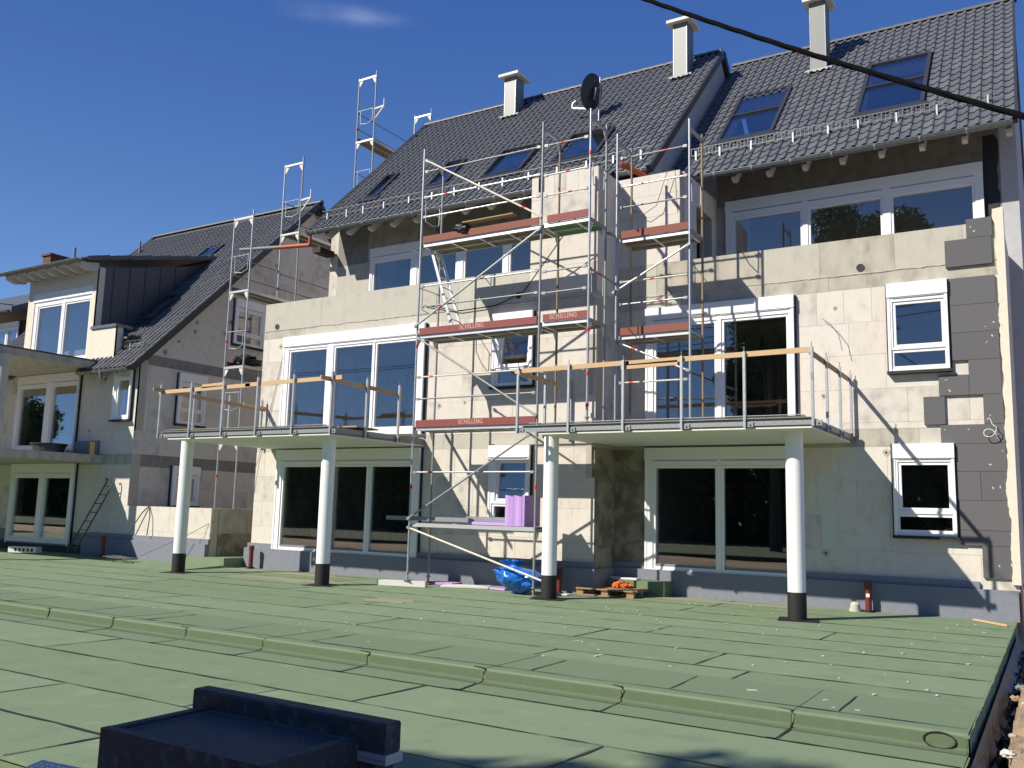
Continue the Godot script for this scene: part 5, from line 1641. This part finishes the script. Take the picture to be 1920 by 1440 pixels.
	one("cable", "thin black cable drooping across the concrete below the attic window of middle house", "cable", MB.new().path([V(-13.6, 6.35, 1.0), V(-12.6, 6.12, 1.0), V(-11.6, 6.15, 1.0), V(-10.9, 6.38, 1.0), V(-10.2, 6.9, 1.3), V(-9.2, 7.8, 1.6)], 0.012, 5), "cable")
	one("cable", "thin cable hanging in a loop on the cream stair wall blocks", "cable", MB.new().path([V(-8.95, 8.5, 0.05), V(-8.75, 8.2, 0.1), V(-8.45, 8.05, 0.1), V(-8.15, 8.2, 0.1), V(-7.9, 8.95, 0.1), V(-7.75, 8.95, 0.05), V(-7.7, 8.0, 0.02)], 0.007, 5), "cable_grey")
	one("wire", "thin bent wire standing out of the cream wall between door and window", "wire", MB.new().path([V(-4.78, 5.42, 0.0), V(-4.62, 5.3, 0.10), V(-4.46, 5.05, 0.14), V(-4.40, 4.75, 0.14)], 0.006, 5), "cable_grey")
	# orange pipe over the stair walls and the temporary drain in the gap
	one("drain_pipe", "orange plastic pipe sticking out under the eaves above the stair walls", "pipe", MB.new().tube(V(-9.02, 9.33, -0.02), V(-8.62, 9.12, -0.40), 0.065, 14, -1.0, true).tube(V(-9.04, 9.34, 0.0), V(-8.96, 9.30, -0.07), 0.078, 14), "orange_pipe")
	var dp := thing("drain_pipe", "half grey half orange drain pipe at the eave corner in the gap", "pipe", V(-20, 9.2, -0.9))
	put(dp, "orange_length", MB.new().tube(V(-20.65, 9.22, -0.90), V(-19.33, 9.12, -0.90), 0.06, 12).tube(V(-19.33, 9.12, -0.90), V(-19.33, 9.42, -0.90), 0.05, 12), "orange_pipe")
	put(dp, "grey_length", MB.new().tube(V(-22.25, 9.36, -0.90), V(-20.6, 9.22, -0.90), 0.055, 12), "grey_pipe")
	putbox(dp, "brown_board", V(-19.2, 8.86, -1.5), V(-18.9, 9.02, -0.9), "timber_dark")
	# satellite dish
	var d := thing("satellite_dish", "dark satellite dish on a pole standing on the tiles", "satellite dish", V(-11.19, 12.2, -3.2))
	put(d, "pole", MB.new().tube(V(-11.18, 12.0, -3.22), V(-11.13, 13.34, -3.19), 0.028, 10), "galvanised")
	var nrm := V(-0.93, 0.26, -0.20).normalized()
	var ux := nrm.cross(Vector3.UP).normalized()
	var uy := ux.cross(nrm).normalized()
	var cen := V(-11.33, 12.94, -3.13)
	var dm := MB.new()
	for i in 28:
		for j in 5:
			var q := []
			for e in [[i, j], [i + 1, j], [i + 1, j + 1], [i, j + 1]]:
				var a: float = TAU * e[0] / 28.0
				var r: float = e[1] / 5.0
				q.append(cen + (ux * cos(a) * 0.44 + uy * sin(a) * 0.50) * r + nrm * (0.10 * r * r - 0.06))
			dm.face(q[0], q[1], q[2], q[3], -nrm) if j > 0 else dm.tri(q[0], q[2], q[3], -nrm)
	put(d, "reflector", dm, "dish")
	put(d, "mount", MB.new().obox(Transform3D(Basis(ux, uy, nrm), cen - nrm * 0.12 - uy * 0.08), V(0.16, 0.34, 0.14)), "dish")
	var ab := cen - uy * 0.46 + nrm * 0.02
	var ae := cen - uy * 0.42 + nrm * 0.62
	put(d, "feed_arm", MB.new().bar(ab, ae, 0.035, 0.05), "galvanised")
	put(d, "feed_horn", MB.new().tube(ae, ae + V(0.02, 0.14, -0.02), 0.04, 10).tube(ae + V(0.02, 0.12, -0.02), ae + V(0.11, 0.18, -0.02), 0.045, 10), "galvanised")
	# overhead power cable: twisted conductors
	var cab := thing("overhead_cable", "thick black twisted power cable crossing the sky in front of the roofs", "cable", V(-2.2, 4.5, 11.9))
	var A := V(-3.59, 5.51, 11.5)
	var B := V(-1.15, 3.71, 12.3)
	for s in 3:
		var pts := []
		for k in 141:
			var t := -2.2 + 4.4 * k / 140.0
			var q := A.lerp(B, t) + V(0, -0.10 * (t * (1.0 - t)) + 0.008, 0)
			var a := t * 26.0 + s * TAU / 3.0
			pts.append(q + V(0.0, cos(a), sin(a)) * 0.0075)
		put(cab, "conductor", MB.new().path(pts, 0.0115, 8), "cable")
	# what stands behind the glass of the terrace door
	var bx := thing("carton", "orange and pale green carton behind the glass of the triple terrace door", "carton", V(-18.1, 0.36, -0.3))
	putbox(bx, "orange_side", V(-18.5, 0.40, -0.55), V(-18.02, 0.95, -0.25), "orange_pipe")
	putbox(bx, "green_side", V(-18.018, 0.40, -0.55), V(-17.55, 0.94, -0.24), "white_board")
	front_shaft()
	pit()


# a slumped bag gathered at its neck, with folds that run down from the knot
func bag_mesh() -> MB:
	var mb := MB.new()
	var f := noise(3, 0.9, 3)
	var f2 := noise(4, 2.4, 2)
	f2.fractal_type = FastNoiseLite.FRACTAL_RIDGED
	var nu := 56
	var nv := 30
	var P := []
	for j in nv + 1:
		var row := []
		var t := float(j) / nv
		for i in nu + 1:
			var th := TAU * (i % nu) / nu
			var r := 0.30 * pow(sin(PI * clampf(t * 0.93 + 0.05, 0.0, 1.0)), 0.75)
			if t < 0.16: r = lerpf(0.15, 0.09, t / 0.16)
			elif t < 0.3: r = lerpf(0.09, r, smoothstep(0.16, 0.3, t))
			var d := V(cos(th), 0, sin(th))
			var fold := 0.055 * absf(sin(th * 5.0 + 3.0 * f.get_noise_3dv(V(cos(th), t * 2.0, sin(th))))) * (1.2 - t)
			r *= 1.0 + 0.35 * f.get_noise_3dv(d * 0.9 + V(0, t * 1.6, 0)) - fold * 2.2 + 0.10 * f2.get_noise_3dv(d * 1.2 + V(0, t * 2.4, 3.0))
			var y := lerpf(0.64, 0.02, t) + 0.03 * f.get_noise_3dv(d * 2.0 + V(5, t * 3.0, 0))
			var ax := lerpf(-0.16, 0.07, smoothstep(0.0, 0.6, t))
			row.append(V(-10.24 + ax, y, 2.07) + d * r * V(1.75, 1, 1.1))
		P.append(row)
	var N := []
	for j in nv + 1:
		var row := []
		for i in nu + 1:
			var a: Vector3 = P[j][(i + 1) % nu] - P[j][posmod(i - 1, nu)]
			var b: Vector3 = P[mini(j + 1, nv)][i] - P[maxi(j - 1, 0)][i]
			var n := a.cross(b).normalized()
			if n.dot(P[j][i] - V(-10.22, 0.3, 2.07)) < 0.0: n = -n
			row.append(n)
		N.append(row)
	for j in nv:
		for i in nu: mb.quad4(P[j][i], P[j][i + 1], P[j + 1][i + 1], P[j + 1][i], N[j][i], N[j][i + 1], N[j + 1][i + 1], N[j + 1][i])
	return mb


func pipe_stub(called: String, label: String, at: Vector3, top: float, sticker: bool) -> void:
	var p := thing(called, label, "pipe", at, "pipe stubs in the felt")
	put(p, "pipe", MB.new().tube(at, V(at.x, top, at.z), 0.055, 14), "red_pipe")
	put(p, "socket", MB.new().tube(V(at.x, top - 0.10, at.z), V(at.x, top + 0.02, at.z), 0.066, 14), "red_pipe")
	if sticker: putbox(p, "sticker", V(at.x - 0.03, 0.26, at.z + 0.052), V(at.x + 0.03, 0.32, at.z + 0.058), "white_board")
	put(p, "felt_collar", MB.new().tube(V(at.x, at.y, at.z), V(at.x, at.y + 0.03, at.z), 0.12, 14, 0.07), "bitumen_black")


# the dark light shaft in the shade close to the viewer
func front_shaft() -> void:
	var s := thing("light_shaft", "dark coated light shaft box with a mesh grate in the tree shade close to viewer", "light shaft", V(-5.0, -0.13, 13.85))
	var x0 := -5.63
	var x1 := -4.40
	var z0 := 13.49
	var z1 := 14.20
	var y := 0.40
	var w := 0.06
	put(s, "front_wall", boxm(V(x1 - x0, y + 0.75, w)), "shaft_coat", V((x0 + x1) * 0.5, (y - 0.75) * 0.5, z1 - w * 0.5))
	for x in [x0 + w * 0.5, x1 - w * 0.5]:
		put(s, "side_wall", boxm(V(w, y + 0.748, z1 - z0 - w - 0.002)), "shaft_coat", V(x, (y - 0.752) * 0.5, (z0 + z1 - w) * 0.5))
	# thick back wall with a chamfered crown and a metal drip strip under it
	var poly := PackedVector2Array([Vector2(-z0, 0.33), Vector2(-z0, 0.472), Vector2(-z0 + 0.012, 0.484), Vector2(-z0 + 0.115, 0.484), Vector2(-z0 + 0.127, 0.472), Vector2(-z0 + 0.127, 0.33)])
	put(s, "back_wall_crown", MB.new().prism(poly, side(-4.22), -1.53, 0.0), "shaft_coat")
	putbox(s, "back_wall", V(-5.72, -0.75, z0 - 0.11), V(-4.25, 0.328, z0 - 0.015), "shaft_coat")
	putbox(s, "drip_strip", V(-4.62, 0.275, z0 - 0.135), V(-4.205, 0.327, z0 + 0.01), "aluminium")
	put(s, "drip_rib", MB.new().box(V(-4.6, 0.295, z0 + 0.01), V(-4.203, 0.303, z0 + 0.016)), "galvanised")
	# grate: frame and a net of wires
	var gy := y - 0.025
	var fr := MB.new()
	frame_mesh(fr, Transform3D(Basis(Vector3.RIGHT, Vector3.FORWARD, Vector3.UP), V(0, gy, 0)), x0 + w + 0.004, x1 - w - 0.004, -z1 + w + 0.004, -z0 - 0.004, -0.02, 0.006, [[x0 + w + 0.03, x1 - w - 0.03, -z1 + w + 0.03, -z0 - 0.03]])
	put(s, "grate_frame", fr, "shaft_grate")
	var g := MB.new()
	var x := x0 + w + 0.04
	while x < x1 - w - 0.03:
		g.box(V(x - 0.0025, gy - 0.016, z0 + 0.03), V(x + 0.0025, gy, z1 - w - 0.03))
		x += 0.022
	var z := z0 + 0.045
	while z < z1 - w - 0.03:
		g.box(V(x0 + w + 0.03, gy - 0.012, z - 0.0025), V(x1 - w - 0.03, gy - 0.001, z + 0.0025))
		z += 0.022
	var gr := put(s, "grate_wires", g, "shaft_grate")
	gr.set_meta("kind", "stuff")
	putbox(s, "shaft_floor", V(x0 + w, -0.72, z0), V(x1 - w, -0.70, z1 - w), "shaft_coat")
	# perforated metal plate in the sand beside it
	var pp := thing("perforated_plate", "perforated pale metal plate lying in the sand beside the dark shaft", "metal plate", V(-6.5, -0.05, 14.0))
	var pm := MB.new()
	var t := Transform3D(Basis(Vector3.UP, 0.35).rotated(Vector3.BACK, -0.10), V(-6.20, 0.0, 13.98))
	frame_mesh(pm, t * Transform3D(Basis(Vector3.RIGHT, Vector3.FORWARD, Vector3.UP), Vector3.ZERO), -0.30, 0.24, -0.22, 0.14, -0.002, 0.002, plate_holes())
	put(pp, "plate", pm, "aluminium")


func plate_holes() -> Array:
	var out := []
	for i in 13:
		for j in 8: out.append([-0.28 + i * 0.039, -0.28 + i * 0.039 + 0.018, -0.205 + j * 0.042, -0.205 + j * 0.042 + 0.019])
	return out


# rubble, torn foil and mortar lumps in the pit along the roof edge
func pit() -> void:
	var rr := RandomNumberGenerator.new()
	rr.seed = 31
	var f := noise(15, 1.2, 4)
	var mb := MB.new()
	# a hanging torn sheet: a wavy curtain from under the felt edge into the pit
	var n := 60
	var P := []
	for i in n + 1:
		var z := 1.0 + 11.5 * i / n
		var row := []
		for j in 7:
			var u := j / 6.0
			row.append(V(-1.725 + 0.13 * u + 0.09 * u * f.get_noise_2d(z * 3.0, u * 4.0), -0.10 - 0.22 * sin(u * 2.2) + 0.10 * u * f.get_noise_2d(z * 5.0 + 40.0, u * 3.0), z))
		P.append(row)
	for i in n:
		for j in 6:
			mb.face(P[i][j], P[i + 1][j], P[i + 1][j + 1], P[i][j + 1], V(1, 0.5, 0))
	one("torn_foil", "torn black foil hanging into the pit along the green roof edge", "foil", mb, "foil")
	for k in 16:
		var z := 2.2 + rr.randf() * 8.0
		var s := rr.randf_range(0.02, 0.065)
		one("rubble_lump", "small lump of rubble on black foil along the sandy pit edge", "rubble", MB.new().blob(V(-1.56 + rr.randf_range(-0.08, 0.16), -0.17 - 0.4 * (1.0 - smoothstep(2.5, 6.0, z)) + rr.randf() * 0.02 - 0.02, z), V(s, s * 0.6, s * 0.9), noise(k, 0.7, 2), 0.35, 14, 9), ["concrete_dull", "concrete_warm", "mortar_white", "sand"][k % 4], "rubble along the pit edge")
	one("pipe_end", "end of an orange pipe at the plinth corner of the nearest house", "pipe", MB.new().tube(V(-1.62, -0.25, -0.05), V(-1.60, 0.62, -0.05), 0.05, 12), "orange_pipe")
	tag(putbox(self, "drain_sheet", V(-1.66, -0.4, -0.25), V(-1.63, 0.55, 0.10), "orange_pipe"), "rust coloured metal sheet at the plinth corner above the pit", "metal sheet")


# ---------------------------------------------------------------- trees and hedge behind the viewer, seen in the glass
func leaf_mesh() -> ArrayMesh:
	if cache.has("leaf"): return cache.leaf
	var mb := MB.new()
	var rr := RandomNumberGenerator.new()
	rr.seed = 2
	for k in 7:
		var c := V(rr.randf_range(-0.2, 0.2), rr.randf_range(-0.15, 0.15), rr.randf_range(-0.2, 0.2))
		var b := Basis.from_euler(V(rr.randf_range(-1.0, 1.0), rr.randf() * TAU, rr.randf_range(-0.6, 0.6)))
		var n := (b * Vector3.UP).normalized()
		var s := rr.randf_range(0.08, 0.13)
		mb.quad(c + b * V(-s, 0, 0), c + b * V(0, 0, s * 0.55), c + b * V(s, 0, 0), c + b * V(0, 0, -s * 0.55), n)
	cache.leaf = mb.mesh()
	return cache.leaf


func tree(label: String, at: Vector3, h: float, lobes: Array, sd: int, m := "leaf", count := 5200) -> void:
	var t := thing("tree", label, "tree", at, "trees behind the viewer")
	var rr := RandomNumberGenerator.new()
	rr.seed = sd
	var tr := MB.new()
	tr.tube(at + V(0, -1.0, 0), at + V(0, h * 0.35, 0), 0.028 * h, 12, 0.018 * h)
	tr.tube(at + V(0, h * 0.35, 0), at + V(0, h * 0.8, 0), 0.018 * h, 10, 0.005 * h)
	for l in lobes: tr.tube(at + V(0, h * rr.randf_range(0.25, 0.5), 0), at + l[0], 0.008 * h, 7, 0.002 * h)
	put(t, "trunk", tr, "bark")
	var mm := MultiMesh.new()
	mm.transform_format = MultiMesh.TRANSFORM_3D
	mm.mesh = leaf_mesh()
	mm.instance_count = count
	var vol := 0.0
	for l in lobes: vol += l[1] ** 3
	var k := 0
	for l in lobes:
		var cnt := int(count * l[1] ** 3 / vol)
		for i in cnt:
			if k >= count: break
			var d := V(rr.randfn(), rr.randfn(), rr.randfn()).normalized()
			var p: Vector3 = l[0] + d * l[1] * (0.45 + 0.6 * sqrt(rr.randf())) * V(1, 0.85, 1) + V(rr.randfn(), rr.randfn(), rr.randfn()) * 0.12
			mm.set_instance_transform(k, Transform3D(Basis.from_euler(V(rr.randf() * TAU, rr.randf() * TAU, rr.randf() * TAU)).scaled(Vector3.ONE * rr.randf_range(0.9, 1.7)), p))
			k += 1
	for i in range(k, count): mm.set_instance_transform(i, Transform3D(Basis(), lobes[0][0]))
	var mi := MultiMeshInstance3D.new()
	mi.multimesh = mm
	mi.material_override = M[m]
	mi.name = "crown"
	mi.set_meta("kind", "stuff")
	t.add_child(mi, true)


func lobes(rr_seed: int, n: int, c: Vector3, r: Vector3, s0: float, s1: float) -> Array:
	var rr := RandomNumberGenerator.new()
	rr.seed = rr_seed
	var out := []
	for k in n:
		var d := V(rr.randfn(), rr.randfn(), rr.randfn()).normalized()
		out.append([c + d * r * (0.35 + 0.65 * rr.randf()), rr.randf_range(s0, s1)])
	return out


func greenery() -> void:
	tree("tall broad-leaved tree behind the viewer mirrored in the attic panes", V(-11.6, -0.9, 38.0), 25.0, lobes(1, 22, V(0, 17.8, 0), V(3.0, 6.0, 3.6), 1.4, 2.3), 1, "leaf", 11000)
	tree("smaller tree behind the viewer that shades the dark shaft box", V(-12.7, -0.9, 26.2), 13.0, lobes(2, 9, V(0, 11.5, 0), V(1.2, 1.4, 1.2), 0.8, 1.15) + [[V(-0.3, 14.3, -0.4), 0.55]], 2, "leaf", 3400)
	tree("bushy tree behind the viewer mirrored in the balcony door", V(-15.4, -0.9, 36.0), 14.5, lobes(3, 14, V(0, 9.8, 0), V(2.2, 4.2, 2.0), 1.2, 1.8), 3, "leaf", 5200)
	tree("far tree behind the viewer mirrored in the glass of the far house", V(-79.0, -0.9, 30.0), 11.5, lobes(4, 9, V(0, 8.0, 0), V(2.2, 3.0, 2.0), 1.2, 1.8), 4, "leaf", 2600)
	for k in 2:
		var wp := []
		for i in 31:
			var u := i / 30.0
			wp.append(V(lerpf(-70.0, -4.0, u), 11.6 - k * 0.35 - (4.6 - k * 0.9) * 4.0 * u * (1.0 - u) * 0.35, 26.0 + k * 0.6))
		one("overhead_wire", ["upper thin wire strung behind the viewer and mirrored in the balcony doors", "lower thin wire strung behind the viewer and mirrored in the balcony doors"][k], "wire", MB.new().path(wp, 0.02, 5), "cable", "wires behind the viewer")
	var lw := put(self, "lawn", MB.new().box(V(-120, -0.9, 19.5), V(40, -0.02, 60)), "lawn")
	tag(lw, "dark lawn behind the viewer mirrored in the lower glass", "lawn", "", "structure")
	var h := thing("hedge", "high dark hedge behind the viewer mirrored in the terrace doors", "hedge", V(-40, -1, 37))
	var mm := MultiMesh.new()
	mm.transform_format = MultiMesh.TRANSFORM_3D
	mm.mesh = leaf_mesh()
	mm.instance_count = 22000
	var rr := RandomNumberGenerator.new()
	rr.seed = 8
	var f := noise(3, 0.12, 3)
	for k in 22000:
		var x := rr.randf_range(-92.0, 6.0)
		var top := 5.4 + 1.3 * f.get_noise_1d(x * 2.0)
		var p := V(x, -1.1 + rr.randf() * (top + 1.1), 36.4 + rr.randf() * 1.2) - h.position
		mm.set_instance_transform(k, Transform3D(Basis.from_euler(V(rr.randf() * TAU, rr.randf() * TAU, rr.randf() * TAU)).scaled(Vector3.ONE * rr.randf_range(1.6, 3.0)), p))
	var mi := MultiMeshInstance3D.new()
	mi.multimesh = mm
	mi.material_override = M.hedge_leaf
	mi.name = "foliage"
	mi.set_meta("kind", "stuff")
	h.add_child(mi, true)
	for k in 60:
		var x := -91.0 + k * 1.62
		put(h, "stem", MB.new().tube(V(x, -1.1, 37.0), V(x + rr.randf_range(-0.3, 0.3), 3.8, 37.1), 0.07, 6, 0.02), "bark")
